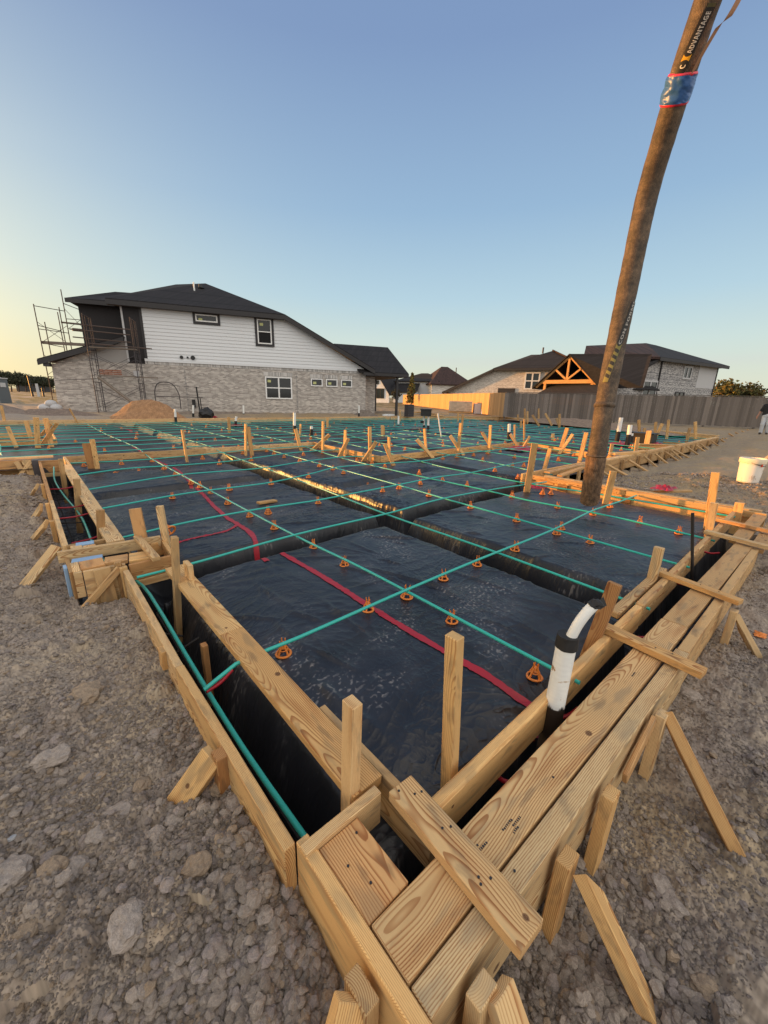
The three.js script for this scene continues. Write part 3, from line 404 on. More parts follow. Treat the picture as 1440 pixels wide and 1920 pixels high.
LONG.forEach((p, i) => cable(p, `teal cable running away from the camera, ${ORD[i]} from the left-hand form`, 'teal cables running away from the camera'));
for (let i = 0; i < 12; i++) { const x0 = 9.7 + i * 1.22; cable([[x0 + 2.6, -21.8 + i * .12], [x0 + 1.2, -15], [x0 + .3, -8 + rr(-.3, .3)], [x0, -3.62]], `teal cable running away from the camera, ${ORD[i + 6]} from the left-hand form`, 'teal cables running away from the camera'); }
const CROSS = [
  [[.46, -1.86], [.68, -1.9], [.92, -1.89], [1.97, -1.915], [2.91, -1.92], [4.36, -1.9], [5.64, -1.95], [6.6, -1.9], [7.2, -1.88]],
  [[.46, -3.42], [.83, -3.43], [1.95, -3.55], [3.28, -3.55], [4.54, -3.63], [6.42, -3.42], [7.0, -3.3]],
  [[.52, -4.52], [1.18, -4.66], [2.1, -4.70], [2.89, -4.64], [3.59, -4.67], [4.62, -4.72], [5.63, -4.78], [6.48, -4.7], [8.35, -4.82], [12, -4.9]],
  [[.52, -5.86], [1.6, -6.1], [2.88, -6.1], [3.91, -6.4], [4.68, -6.7], [5.73, -6.55], [7.02, -6.3], [8.42, -6.6], [12.3, -6.4]],
  [[.52, -7.14], [1.89, -7.6], [3.33, -7.45], [4.56, -7.72], [5.81, -7.8], [6.5, -7.4]],
  [[.52, -8.52], [1.29, -8.78], [2.32, -8.64], [3.22, -8.62], [5.1, -9.1], [6.4, -9.0]],
  [[.52, -10.02], [1.59, -9.78], [2.73, -9.86], [4.21, -10.12], [6.4, -10.1]]];
const crossLabel = i => `teal cable running crosswise, ${ORD[i]} from the near corner`;
CROSS.forEach((p, i) => cable(p.map((q, k) => [q[0], RB + .022 + (i === 0 && k === 0 ? -.05 : 0), q[1]]), crossLabel(i), 'teal cables running crosswise'));
for (let i = 0; i < 10; i++) { const z = -11.5 - 1.12 * i; const xe = Math.min(29, 23 + (-z) * .3); cable([[-4 + (i % 3), z], [1, z - .05], [3.2, z + rr(-.12, .1)], [6, z + rr(-.1, .1)], [10, z + rr(-.15, .15)], [16, z + rr(-.1, .1)], [xe - 3, z + .1]].map(q => [q[0], RB + .022, q[1]]), crossLabel(i + 7), 'teal cables running crosswise'); }
for (let i = 0; i < 3; i++) { const z = -7.9 - 1.15 * i; cable([[7.2 + i * 0, z], [10, z + .1], [16, z - .05], [24, z]].map(q => [q[0], RB + .022, q[1]]), `teal cable running crosswise behind the low cross form, ${ORD[i]} row at the right`, 'teal cables running crosswise'); }
// cables and bars down in the edge trenches
cable([[.28, -.06, -9.9], [.23, -.16, -9.1], [.26, -.2, -8.0], [.35, -.22, -6.4], [.34, -.2, -4.6], [.42, -.2, -4.1], [.5, -.14, -3.5], [.505, -.13, -3.0], [.50, -.15, -2.3], [.50, -.17, -1.5], [.52, -.17, -.86]].map(p => [p[0], p[1], p[2]]), 'teal cable lying in the open trench along the left-hand form', null, .0125);
cable([[-1.2, -.05, -15.4], [-.62, .0, -14.4], [-.55, -.12, -13.2], [-.45, -.2, -12.2], [-.30, -.28, -11.4]], 'loose teal cable end curling down at the far left trench', null, .016);
function bars(label, list, ties, name = 'trench_bars') {
  const t = thing(name, label, 'steel bars'); for (const l of list) mesh('bar', tube(l, .0085, l.length * 10, 6), M.darkbar, t);
  for (const [a, b] of ties) mesh('red_tie', tube([a, [(a[0] + b[0]) / 2, (a[1] + b[1]) / 2 - .015, (a[2] + b[2]) / 2], b], .011, 10, 6), M.redtape, t); return t;
}
bars('dark steel bars with red wrapped ties down in the far part of the left trench', [[[.2, -.42, -10.2], [.2, -.44, -4.5]], [[.36, -.42, -10.2], [.37, -.42, -4.5]], [[.28, -.3, -9.6], [.36, -.32, -6.2], [.42, -.35, -4.6]], [[.14, -.3, -8], [.44, -.32, -8.05]], [[.14, -.3, -6.5], [.44, -.32, -6.4]]], [[[.12, -.14, -8.1], [.44, -.12, -8.0]], [[.14, -.15, -6.75], [.46, -.14, -6.7]], [[.12, -.16, -6.2], [.46, -.14, -6.2]], [[.16, -.2, -5.2], [.5, -.16, -5.25]]]);
bars('dark steel bars with one red tie in the near part of the left trench', [[[.47, -.40, -3.5], [.46, -.38, -2], [.50, -.40, -.9]], [[.57, -.42, -3.5], [.56, -.40, -2], [.58, -.42, -.9]], [[.44, -.3, -3.0], [.62, -.36, -2.9]], [[.44, -.3, -2.6], [.64, -.2, -2.55]]], [[[.47, -.092, -1.862], [.62, -.045, -1.885]]]);
bars('dark steel bars with red wrapped ties down in the narrow right-hand trench', [[[.8, -.4, -.6], [6.8, -.4, -.55]], [[.8, -.42, -.5], [6.8, -.42, -.47]]], [[[1.35, -.22, -.58], [1.30, -.2, -.66]], [[1.92, -.14, -.56], [1.84, -.2, -.62]], [[2.9, -.14, -.64], [2.98, -.16, -.54]], [[4.1, -.12, -.64], [4.22, -.14, -.54]], [[5.2, -.1, -.64], [5.35, -.12, -.52]]]);

// ---------------------------------------------------------------- orange cable chairs
const chairParts = (() => {
  const ring = new THREE.TorusGeometry(.046, .0095, 6, 20); ring.rotateX(Math.PI / 2); ring.scale(1, .8, 1); ring.translate(0, .006, 0);
  const legs = []; for (let k = 0; k < 4; k++) { const a = k * Math.PI / 2 + .5; legs.push(cyl([.045 * Math.cos(a), .006, .045 * Math.sin(a)], [.015 * Math.cos(a), .068, .015 * Math.sin(a)], .0075, 6)); }
  const mid = new THREE.TorusGeometry(.029, .004, 5, 14); mid.rotateX(Math.PI / 2); mid.translate(0, .040, 0);
  const col = new THREE.CylinderGeometry(.018, .022, .016, 10); col.translate(0, .066, 0);
  const pr = []; for (const s of [-1, 1]) for (const q of [-1, 1]) pr.push(cyl([.015 * s, .07, .010 * q], [.019 * s, .112, .012 * q], .004, 6));
  return [['base_ring', ring], ['leg_cage', merge([mid, ...legs])], ['cradle', merge([col, ...pr])]];
})();
const chairProto = new THREE.Group(); for (const [n, g] of chairParts) { const m = new THREE.Mesh(g, M.orange); m.castShadow = m.receiveShadow = true; m.name = n; chairProto.add(m); }
function chair(x, z, label, group, tilt = 0) { const c = chairProto.clone(); c.name = numbered('cable_chair'); c.position.set(x, sheetH(x, z) + .002, z); c.rotation.set(rr(-.08, .08), rr(0, 6.28), rr(-.08, .08) + tilt); const s = rr(.84, .96) * (Math.hypot(x, z) > 9 ? 1.12 : 1); c.scale.setScalar(s); scene.add(c); return tag(c, label, 'cable chair', group); }
{
  const near = CHAIRS.filter(([x, z]) => z > -5.1 && x < 7.1), far = CHAIRS.filter(([x, z]) => !(z > -5.1 && x < 7.1));
  const row = {}; const key = ([x, z]) => { const zi = [-1.95, -3.5, -4.75].findIndex(v => Math.abs(z - v) < .12), xi = [2.0, 3.3, 4.5, 5.6, 6.5].findIndex(v => Math.abs(x - v) < .2); return zi >= 0 && !(xi >= 0 && Math.abs(z - [-1.95, -3.5, -4.75][zi]) > .16) ? ['c', zi] : xi >= 0 ? ['l', xi] : ['o', 0]; };
  for (const c of near) { const k = key(c).join(''); (row[k] ??= []).push(c); }
  for (const [k, list] of Object.entries(row)) {
    list.sort((a, b) => k[0] === 'c' ? a[0] - b[0] : b[1] - a[1]);
    list.forEach((c, i) => chair(c[0], c[1], k[0] === 'c' ? `orange plastic cable chair under the ${ORD[+k[1]]} crosswise teal cable, ${ORD[i]} from the left` : k[0] === 'l' ? `orange plastic cable chair along the ${ORD[+k[1]]} lengthwise teal cable, ${ORD[i]} from the near end` : `loose orange plastic cable chair lying between the cables, ${ORD[i]} nearest the camera`, 'orange cable chairs on the near pads'));
  }
  const all = far.slice(), rows = {}; let n = 0, guard = 0;
  while (n < 130 && guard++ < 4000) { const z = -11.5 - 1.12 * Math.floor(rnd() * 9) + rr(-.05, .05), x = 4 + 22 * rnd(); if (!inPoly(x, z, SLAB) || edgeDist(x, z, SLAB) < .4) continue; all.push([x, z]); n++; }
  n = 0; while (n < 30) { const x = rr(8, 22), z = rr(-4.2, -10.5); if (x < 13 && z > -7) continue; all.push([x, z]); n++; }
  for (const c of all) (rows[Math.round(-c[1] / 1.12)] ??= []).push(c);
  Object.entries(rows).sort((p, q) => p[0] - q[0]).forEach(([k, list], r) => list.sort((p, q) => p[0] - q[0]).forEach(([x, z], i) => chair(x, z, `small orange cable chair, ${ORD[i] ?? 'last'} from the left in the ${ORD[r]} far chair row`, 'orange cable chairs behind the near pads')));
  // an upright one hung on a cable, and a spilled heap by the lit form
  const up = chair(.98, -4.52, 'orange cable chair turned on its side so its round base shows, hanging on a cable', 'orange cable chairs on the near pads', 0); up.position.y = -.045; up.rotation.set(-1.15, .2, .3); up.scale.setScalar(1.25);
  [[.95, -9.35], [1.05, -9.2], [1.2, -9.45]].forEach(([x, z], i) => { const c = chair(x, z, `spilled orange cable chair, ${['left', 'rear', 'right'][i]} one of the small heap beside the far left trench`, 'spilled cable chairs', 1.2); });
}
// ---------------------------------------------------------------- wooden forms
const XP = [1, 0, 0], XN = [-1, 0, 0], ZP = [0, 0, 1], YP = [0, 1, 0];
const stakeTo = (s, parent, name = 'stake', W = .085, T = .04, n = XN, o = {}) => { // s: foot and head
  const [x, y, z, X, Y, Z] = s, L = Math.hypot(X - x, Y - y, Z - z) || 1, e = o.bury ?? .2; return board(name, [x - (X - x) / L * e, y - (Y - y) / L * e, z - (Z - z) / L * e], [X, Y, Z], W, T, n, parent, o);
};
const onEdge = (name, a, b, W, T, parent, o = {}) => { const d = [b[0] - a[0], b[2] - a[2]]; return board(name, [a[0], a[1] - W / 2, a[2]], [b[0], b[1] - W / 2, b[2]], W, T, [-d[1], 0, d[0]], parent, o); }; // a, b: top edge
const flat = (name, a, b, W, T, parent, o = {}) => board(name, [a[0], a[1] - T / 2, a[2]], [b[0], b[1] - T / 2, b[2]], W, T, YP, parent, o); // a, b: top face

{ // near corner where the two long forms meet
  const t = thing('corner_form', 'wooden form corner nearest the camera, boards nailed round a small open square', 'form corner', [.6, 0, -.55]);
  onEdge('edge_board', [.453, 0, -.865], [.453, 0, -.235], .35, .043, t, { tone: 'gold', k: 1 });
  onEdge('edge_board', [.432, .012, -.822], [.748, .012, -.822], .15, .040, t, { tone: 'fresh', k: 3 });
  flat('plank', [.556, -.006, -.800], [.556, -.006, -.548], .158, .04, t, { tone: 'red', k: 2 });
  onEdge('inner_board', [.835, -.05, -1.2], [.835, -.05, -.615], .19, .04, t, { tone: 'fresh', k: 4 });
  flat('tie_board', [.805, .046, -.765], [.776, .046, -.228], .108, .042, t, { tone: 'pale', k: 0, label: 'pale tie board nailed across the corner with grey nail heads' });
  nails([[.78, .047, -.745], [.815, .047, -.70], [.80, .047, -.56], [.825, .047, -.545], [.775, .047, -.40], [.765, .047, -.385], [.80, .047, -.375], [.84, .047, -.69]], t);
  nails([[.52, -.004, -.70], [.545, -.004, -.62], [.60, -.004, -.76]], t);
  board('stake', [.392, -.5, -.472], [.392, -.022, -.472], .09, .045, XP, t, { tone: 'grey', k: 2 });
  board('brace', [.366, -.03, -.478], [.02, -.40, -.33], .085, .04, [.5, .8, .1], t, { tone: 'gold', k: 3 });
  board('stake', [.615, -.5, -.270], [.615, -.012, -.270], .075, .045, ZP, t, { tone: 'fresh', k: 1 });
  board('brace', [.655, -.03, -.245], [.60, -.42, .10], .085, .04, [.1, .8, .5], t, { tone: 'pale', k: 4 });
  board('stake', [.497, -.5, -.222], [.497, -.05, -.222], .05, .04, ZP, t, { tone: 'fresh', k: 0 });
}
{ // left-hand form from the corner to the box
  const t = thing('left_form', 'left-hand wooden edge form from the near corner to the blue-painted box, open trench between', 'wooden form', [.6, 0, -2.1]);
  onEdge('edge_board', [.410, -.008, -.868], [.402, -.012, -2.05], .24, .042, t, { tone: 'gold', k: 0 });
  onEdge('edge_board', [.400, -.016, -2.056], [.418, -.02, -3.62], .24, .042, t, { tone: 'fresh', k: 2 });
  flat('inner_plank', [.732, 0, -.86], [.736, 0, -2.18], .140, .042, t, { tone: 'gold', k: 0 });
  flat('inner_plank', [.736, -.002, -2.186], [.735, -.002, -3.42], .140, .042, t, { tone: 'gold', k: 4 });
  onEdge('side_strip', [.826, -.012, -.74], [.826, -.012, -1.32], .10, .035, t, { tone: 'grey', k: 1 });
  stakeTo([.672, -.5, -.905, .683, .39, -.893], t, 'stake', .062, .045, XN, { tone: 'fresh', k: 3, bury: 0 });
  stakeTo([.625, -.55, -3.10, .690, .365, -3.08], t, 'stake', .06, .045, XN, { tone: 'grey', k: 1, bury: 0 });
  board('cleat', [.768, -.06, -3.12], [.768, .12, -3.12], .13, .038, XN, t, { tone: 'pale', k: 2 });
  stakeTo([.366, -.45, -1.37, .366, -.012, -1.37], t, 'stake', .062, .045, XN, { tone: 'dark', k: 2, bury: 0 });
  board('brace', [.348, -.030, -1.395], [.160, -.31, -1.475], .10, .042, [-.58, .62, .5], t, { tone: 'gold', k: 1 });
  board('cleat', [.372, -.14, -2.28], [.372, -.02, -2.28], .07, .035, XN, t, { tone: 'gold', k: 3 });
  stakeTo([.60, -.55, -2.3, .60, -.1, -2.3], t, 'stake', .05, .035, XN, { tone: 'dark', bury: 0 });
}
{ // right-hand form: wide plank, edge board, beam, ties, stakes and kickers
  const t = thing('right_form', 'right-hand wooden edge form, wide grained plank and beam joined by cross ties', 'wooden form', [2.9, 0, -.45]);
  flat('plank', [.480, 0, -.468], [3.02, 0, -.418], .148, .042, t, { tone: 'pale', k: 0 });
  flat('plank', [3.026, 0, -.418], [5.52, 0, -.355], .142, .042, t, { tone: 'grey', k: 3 });
  onEdge('edge_board', [.480, -.006, -.352], [2.70, -.006, -.300], .27, .070, t, { tone: 'fresh', k: 2 });
  onEdge('edge_board', [2.705, -.006, -.300], [5.40, -.006, -.258], .25, .058, t, { tone: 'grey', k: 4 });
  onEdge('beam', [.86, .004, -.652], [3.1, .004, -.650], .185, .052, t, { tone: 'gold', k: 1, ch: .014 });
  onEdge('beam', [3.106, .012, -.650], [5.45, .012, -.655], .185, .055, t, { tone: 'grey', k: 0, ch: .014 });
  flat('side_board', [2.86, .000, -.735], [4.05, .000, -.735], .07, .05, t, { tone: 'grey', k: 2, ch: .008 });
  flat('cross_tie', [2.535, .050, -.690], [2.475, .050, -.165], .082, .040, t, { tone: 'gold', k: 2 });
  flat('cross_tie', [3.80, .052, -.700], [3.665, .052, -.165], .074, .038, t, { tone: 'gold', k: 4 });
  flat('cross_tie', [5.52, .058, -.705], [5.38, .058, -.05], .074, .038, t, { tone: 'fresh', k: 1 });
  flat('cross_tie', [6.26, .058, -.73], [6.12, .058, -.05], .074, .038, t, { tone: 'red', k: 3 });
  stakeTo([1.075, -.3, -.732, 1.05, .565, -.757], t, 'stake', .058, .045, XN, { tone: 'gold', k: 4, bury: .1 });
  stakeTo([2.44, -.1, -.715, 2.49, .36, -.665], t, 'stake', .075, .04, XN, { tone: 'dark', k: 0, bury: .2 });
  stakeTo([3.73, -.08, -.735, 3.73, .27, -.735], t, 'stake', .07, .045, XN, { tone: 'fresh', k: 2 });
  stakeTo([5.94, -.12, -.72, 5.92, .30, -.74], t, 'stake', .075, .04, XN, { tone: 'pale', k: 1 });
  for (const s of [[1.085, -.315], [1.43, -.305], [2.05, -.292], [3.62, -.235]]) board('stake', [s[0] - .05, -.5, s[1] + .052], [s[0], -.022, s[1] + .052], .082, .045, ZP, t, { tone: s[0] > 2 ? 'fresh' : 'gold' });
  board('kicker', [2.10, -.045, -.235], [1.87, -.36, .13], .085, .05, [.6, .6, .2], t, { tone: 'gold', k: 3, cut: .14 });
  board('kicker', [1.11, -.045, -.235], [1.12, -.38, .02], .085, .045, [.4, .7, .6], t, { tone: 'gold', k: 2, cut: .12 });
  board('kicker', [3.68, -.075, -.18], [3.60, -.34, .03], .055, .04, [.6, .6, .2], t, { tone: 'fresh', k: 0, cut: .12 });
  board('cleat', [1.68, -.16, -.262], [1.98, -.03, -.256], .075, .02, ZP, t, { tone: 'red', k: 1 });
  flat('plank', [5.535, .004, -.42], [7.2, .004, -.40], .14, .04, t, { tone: 'grey', k: 1 });
  flat('plank', [5.41, -.004, -.255], [7.15, -.004, -.23], .12, .04, t, { tone: 'grey', k: 2 });
  onEdge('beam', [5.46, .0, -.66], [7.2, .0, -.66], .18, .05, t, { tone: 'grey', k: 3 });
  const ink = std([.03, .03, .035], .8), st = []; for (const [x, z, n] of [[.98, -.44, 7], [1.02, -.425, 6], [1.00, -.412, 4], [.86, -.455, 6], [.84, -.47, 5], [2.2, -.42, 6]]) for (let i = 0; i < n; i++) st.push(box(.0035 + .003 * rnd(), .0006, .007, x + i * .0085 - 2.9, .0012, z + rr(-.001, .001) + .45)); kin(mesh('stamp_marks', st, ink, t), 'stuff');
  nails([[2.50, .051, -.40], [2.51, .051, -.32], [3.74, .053, -.42], [3.70, .053, -.30], [1.3, .001, -.42], [.9, .001, -.35]], t);
}
const BLUE = std([.26, .40, .58], .75, { bumpMap: PINE[1], bumpScale: .001 });
{ // box out at the jog of the left form
  const t = thing('box_form', 'wooden box form with patches of blue paint where the left-hand form jogs outward', 'box form', [.4, 0, -4.0]);
  onEdge('top_rail', [.02, .052, -4.205], [.80, .052, -4.125], .10, .045, t, { tone: 'fresh', k: 0 });
  onEdge('edge_board', [.10, 0, -4.515], [.45, 0, -4.505], .15, .04, t, { tone: 'grey', k: 1 });
  flat('top_board', [.165, .0, -4.48], [.165, .0, -4.24], .085, .035, t, { tone: 'pale', k: 1 }); flat('top_board', [.258, .004, -4.40], [.258, .004, -4.24], .095, .035, t, { tone: 'red', k: 2 });
  flat('painted_board', [.165, .002, -4.495], [.305, .002, -4.480], .09, .035, t, { mat: BLUE, label: 'blue painted board behind the top rail' });
  flat('painted_board', [.10, .0, -4.06], [.315, .0, -4.03], .085, .035, t, { mat: BLUE, label: 'blue painted board in front of the top rail' });
  flat('top_board', [.223, .002, -3.99], [.223, .002, -3.80], .165, .035, t, { tone: 'red', k: 3 });
  flat('top_board', [.112, .002, -4.0], [.112, .002, -3.775], .05, .035, t, { tone: 'pale', k: 2 });
  flat('top_board', [.312, .004, -3.895], [.478, .004, -3.865], .15, .035, t, { tone: 'red', k: 4 });
  flat('top_board', [.484, .002, -3.85], [.652, .002, -3.82], .19, .035, t, { tone: 'gold', k: 1 });
  onEdge('front_board', [.088, -.002, -3.765], [.142, -.002, -3.760], .22, .03, t, { tone: 'fresh', k: 2 });
  onEdge('front_board', [.148, -.004, -3.758], [.435, -.004, -3.735], .34, .03, t, { tone: 'fresh', k: 4 });
  onEdge('side_board', [.075, -.006, -4.17], [.080, -.006, -3.80], .24, .03, t, { tone: 'grey', k: 3 });
  onEdge('painted_board', [.048, -.01, -4.02], [.050, -.01, -3.93], .28, .025, t, { mat: BLUE, label: 'narrow blue painted side board' });
  onEdge('front_board', [.452, .0, -3.672], [.775, .0, -3.682], .145, .03, t, { tone: 'red', k: 0 });
  onEdge('front_board', [.452, -.152, -3.665], [.775, -.150, -3.675], .062, .03, t, { tone: 'pale', k: 1 });
  onEdge('side_board', [.790, .004, -3.66], [.822, .004, -4.15], .15, .035, t, { tone: 'gold', k: 2 });
  onEdge('back_board', [.66, .0, -4.095], [.81, .0, -4.13], .15, .03, t, { tone: 'gold', k: 3 });
  onEdge('side_board', [.662, .0, -3.70], [.672, .0, -4.08], .14, .03, t, { tone: 'gold', k: 0 });
  flat('diagonal_board', [.612, .092, -4.15], [.640, .058, -3.56], .06, .038, t, { tone: 'fresh', k: 4 });
  board('wide_stake', [.285, -.40, -3.700], [.268, .005, -3.712], .115, .035, ZP, t, { tone: 'fresh', k: 1 });
  board('brace', [.385, -.012, -3.672], [.085, -.30, -3.660], .05, .035, ZP, t, { tone: 'pale', k: 3 });
  board('stake', [.418, -.45, -3.640], [.408, .00, -3.652], .055, .04, ZP, t, { tone: 'gold', k: 2 });
  board('stake', [.395, -.45, -3.705], [.382, .03, -3.712], .05, .035, ZP, t, { tone: 'grey', k: 2 });
  stakeTo([.655, -.1, -4.17, .645, .33, -4.235], t, 'wide_stake', .10, .04, [-.4, 0, .9], { tone: 'red', k: 1, bury: 0 });
  stakeTo([.845, -.12, -4.10, .83, .35, -4.12], t, 'stake', .06, .045, [-.5, 0, .8], { tone: 'fresh', k: 4 });
  board('brace', [.03, -.02, -4.60], [-.33, -.36, -4.36], .085, .04, [-.3, .6, .6], t, { tone: 'pale', k: 0 });
}
{ // upper left trench form
  const t = thing('left_trench_form', 'left-hand form beyond the box, long pale plank and edge board along an open trench', 'wooden form', [.3, 0, -7.4]);
  onEdge('edge_board', [.092, 0, -4.52], [.090, 0, -6.6], .26, .042, t, { tone: 'fresh', k: 1 }); onEdge('edge_board', [.088, .004, -6.606], [.094, 0, -10.35], .26, .042, t, { tone: 'red', k: 3 });
  flat('inner_plank', [.468, 0, -4.38], [.466, 0, -7.6], .145, .042, t, { tone: 'pale', k: 2 }); flat('inner_plank', [.466, -.002, -7.606], [.466, -.002, -9.75], .145, .042, t, { tone: 'pale', k: 4 });
  for (const s of TRENCH_STAKES) stakeTo(s, t, 'stake', .075, .04, ZP, { tone: 'grey', bury: .05 });
  for (const s of STK_L.slice(1)) board('stake', [.042, -.5, s[2] ], [.042, -.03, s[2]], .08, .042, XN, t, { tone: 'gold' });
  for (const k of KICK_L.slice(2)) board('kicker', [k[0] - .01, k[1], k[2]], [k[3], k[4] - .06, k[5]], .07, .04, [-.3, .7, .5], t, { tone: 'pale', cut: .08 });
  onEdge('end_board', [.06, .004, -10.46], [.44, .004, -10.42], .24, .04, t, { tone: 'red', k: 2 }); onEdge('end_board', [.06, -.245, -10.44], [.44, -.245, -10.40], .08, .04, t, { tone: 'pale', k: 1 });
  onEdge('side_board', [.505, .03, -10.7], [.520, .0, -9.8], .22, .04, t, { tone: 'pale', k: 3 });
  board('post', [.025, -.6, -10.36], [.02, .03, -10.40], .10, .05, ZP, t, { mat: M.steel, label: 'dark grey metal post at the trench end' });
}
{ // big board left of the trench end
  const t = thing('far_left_form', 'tall board form at the left edge standing behind the dirt mound, propped by slanting braces', 'wooden form', [-1, 0, -10.8]);
  onEdge('edge_board', [-3.4, .02, -11.0], [-.02, .02, -10.62], .42, .04, t, { tone: 'red', k: 4 }); flat('top_board', [-3.4, .062, -11.06], [.33, .06, -10.74], .13, .04, t, { tone: 'pale', k: 1 });
  board('brace', [-.03, .0, -10.55], [-.33, -.36, -10.40], .06, .04, [0, .4, 1], t, { tone: 'pale', k: 2 });
  board('wide_brace', [-.12, .02, -10.58], [-.02, -.5, -10.28], .12, .035, ZP, t, { tone: 'grey', k: 2 }); board('wide_brace', [-.25, .0, -10.60], [-.12, -.45, -10.38], .09, .035, ZP, t, { tone: 'fresh', k: 0 });
  onEdge('edge_board', [-3, .01, -17.9], [.28, .01, -17.25], .18, .04, t, { tone: 'gold' });
}
{ // interior boards with crossed stakes at the far left
  const t = thing('left_drop_form', 'low board form with a cluster of crossed stakes at the far left of the slab', 'wooden form', [0, 0, -15]);
  onEdge('edge_board', [-2.6, .02, -15.5], [.60, .01, -14.95], .20, .04, t, { tone: 'gold', k: 0 }); onEdge('edge_board', [.60, .01, -15.0], [.62, .01, -17.0], .18, .04, t, { tone: 'gold' });
  for (const s of LEFT_STAKES) stakeTo(s, t, 'stake', .12, .045, ZP, { tone: 'gold' }); for (const s of LEFT_BRACES) stakeTo(s, t, 'brace', .09, .045, ZP, { tone: 'gold', bury: 0 });
}
{ // low cross form between the near pads and the far slab
  const t = thing('cross_form', 'low wooden step form zigzagging across the middle of the slab with stakes and braces', 'wooden form', [6, 0, -9]);
  const P = [[.53, .01, -10.81], [3.4, .01, -10.76], [6.62, .01, -10.68], [6.52, .01, -9.98], [6.38, .01, -7.25], [9.6, .01, -7.25], [12.9, .01, -7.22], [12.75, .01, -6.43], [12.15, .01, -4.6], [11.9, .01, -3.75]];
  for (let i = 0; i < P.length - 1; i++) onEdge('edge_board', P[i], P[i + 1], .17, .04, t, { tone: i < 2 ? 'fresh' : 'gold' });
  STEP_STAKES.forEach((s, i) => stakeTo(s, t, i === 0 ? 'wide_stake' : 'stake', i === 0 ? .16 : .085, .045, i === 0 ? [-.3, 0, 1] : rnd() < .5 ? XN : ZP, { tone: i === 0 ? 'dark' : 'gold' }));
  STEP_BRACES.forEach(s => stakeTo(s, t, 'brace', .095, .045, ZP, { tone: 'gold', bury: .05 }));
  stakeTo(LIT_STAKES[0], t, 'stake', .12, .045, XN, { tone: 'gold' }); stakeTo(LIT_STAKES[1], t, 'stake', .10, .045, XN, { tone: 'gold' }); stakeTo(LIT_BRACES[0], t, 'brace', .09, .04, XN, { tone: 'gold', bury: .05 });
}
{ // the form that catches the low sun
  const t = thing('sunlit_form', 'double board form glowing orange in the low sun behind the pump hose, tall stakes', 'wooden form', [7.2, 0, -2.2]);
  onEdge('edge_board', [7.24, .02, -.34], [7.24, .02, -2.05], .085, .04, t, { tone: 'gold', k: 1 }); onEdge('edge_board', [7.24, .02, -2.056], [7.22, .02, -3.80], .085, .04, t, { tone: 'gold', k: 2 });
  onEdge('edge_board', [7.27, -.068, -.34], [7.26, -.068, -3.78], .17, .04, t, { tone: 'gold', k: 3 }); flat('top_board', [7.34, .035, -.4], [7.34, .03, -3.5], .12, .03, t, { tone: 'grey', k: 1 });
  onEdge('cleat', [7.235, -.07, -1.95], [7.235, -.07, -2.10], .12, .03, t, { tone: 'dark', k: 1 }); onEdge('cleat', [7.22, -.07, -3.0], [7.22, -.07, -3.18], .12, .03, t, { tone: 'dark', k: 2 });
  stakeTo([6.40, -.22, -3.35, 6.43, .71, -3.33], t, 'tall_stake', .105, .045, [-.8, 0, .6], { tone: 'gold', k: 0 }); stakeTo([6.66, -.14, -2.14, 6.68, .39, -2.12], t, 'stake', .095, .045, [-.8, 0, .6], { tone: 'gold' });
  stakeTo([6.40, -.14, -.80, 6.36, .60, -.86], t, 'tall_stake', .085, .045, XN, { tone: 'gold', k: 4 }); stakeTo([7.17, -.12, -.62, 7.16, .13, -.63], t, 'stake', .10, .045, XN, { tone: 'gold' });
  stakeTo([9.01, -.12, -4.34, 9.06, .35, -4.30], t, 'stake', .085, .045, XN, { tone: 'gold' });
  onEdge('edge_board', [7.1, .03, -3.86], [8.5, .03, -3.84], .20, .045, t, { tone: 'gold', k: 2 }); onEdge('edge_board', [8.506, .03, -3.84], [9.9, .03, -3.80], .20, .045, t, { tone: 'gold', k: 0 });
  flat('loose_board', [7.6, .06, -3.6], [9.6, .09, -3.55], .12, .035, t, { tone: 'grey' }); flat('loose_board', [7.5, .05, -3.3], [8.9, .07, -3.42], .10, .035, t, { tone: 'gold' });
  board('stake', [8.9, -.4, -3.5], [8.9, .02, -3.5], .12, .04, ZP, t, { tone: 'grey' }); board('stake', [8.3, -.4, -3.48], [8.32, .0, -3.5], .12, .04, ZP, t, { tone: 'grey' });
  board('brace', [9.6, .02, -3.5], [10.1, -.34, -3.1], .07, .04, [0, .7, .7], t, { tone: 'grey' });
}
{ // long far right form with its row of kickers
  const t = thing('far_right_form', 'long edge form receding at the right with a row of slanting kickers outside it', 'wooden form', [16, 0, -3.4]);
  const xs = [9.9, 13.2, 16.6, 20, 23.7]; for (let i = 0; i < 4; i++) onEdge('edge_board', [xs[i], .0, -3.64 + .02 * i * 2.5], [xs[i + 1] - .005, .0, -3.64 + .02 * (i + 1) * 2.5], .32, .05, t, { tone: 'grey' });
  for (let i = 0; i < 4; i++) flat('top_board', [xs[i], .03, -3.72 + .05 * i], [xs[i + 1] - .01, .03, -3.68 + .05 * (i + 1)], .13, .035, t, { tone: 'pale' });
  FAR_KICK.forEach((k, i) => { if (i > 12) return; const x = k[0], z0 = -3.56 + (x - 10) * .0125; board('stake', [x - .12, -.5, z0 + .02], [x - .12, -.03, z0 + .02], .10, .045, ZP, t, { tone: 'grey' }); board('kicker', [x, -.03, z0 + .06], [x + rr(.15, .5), -.36, z0 + rr(.42, .6)], .085, .045, [0, .7, .7], t, { tone: 'grey', cut: .08 }); });
  for (const x of [25.2, 27, 29, 31]) board('kicker', [x, .12, -3.3], [x + .6, -.15, -2.9], .09, .045, [0, .7, .7], t, { tone: 'grey' });
}
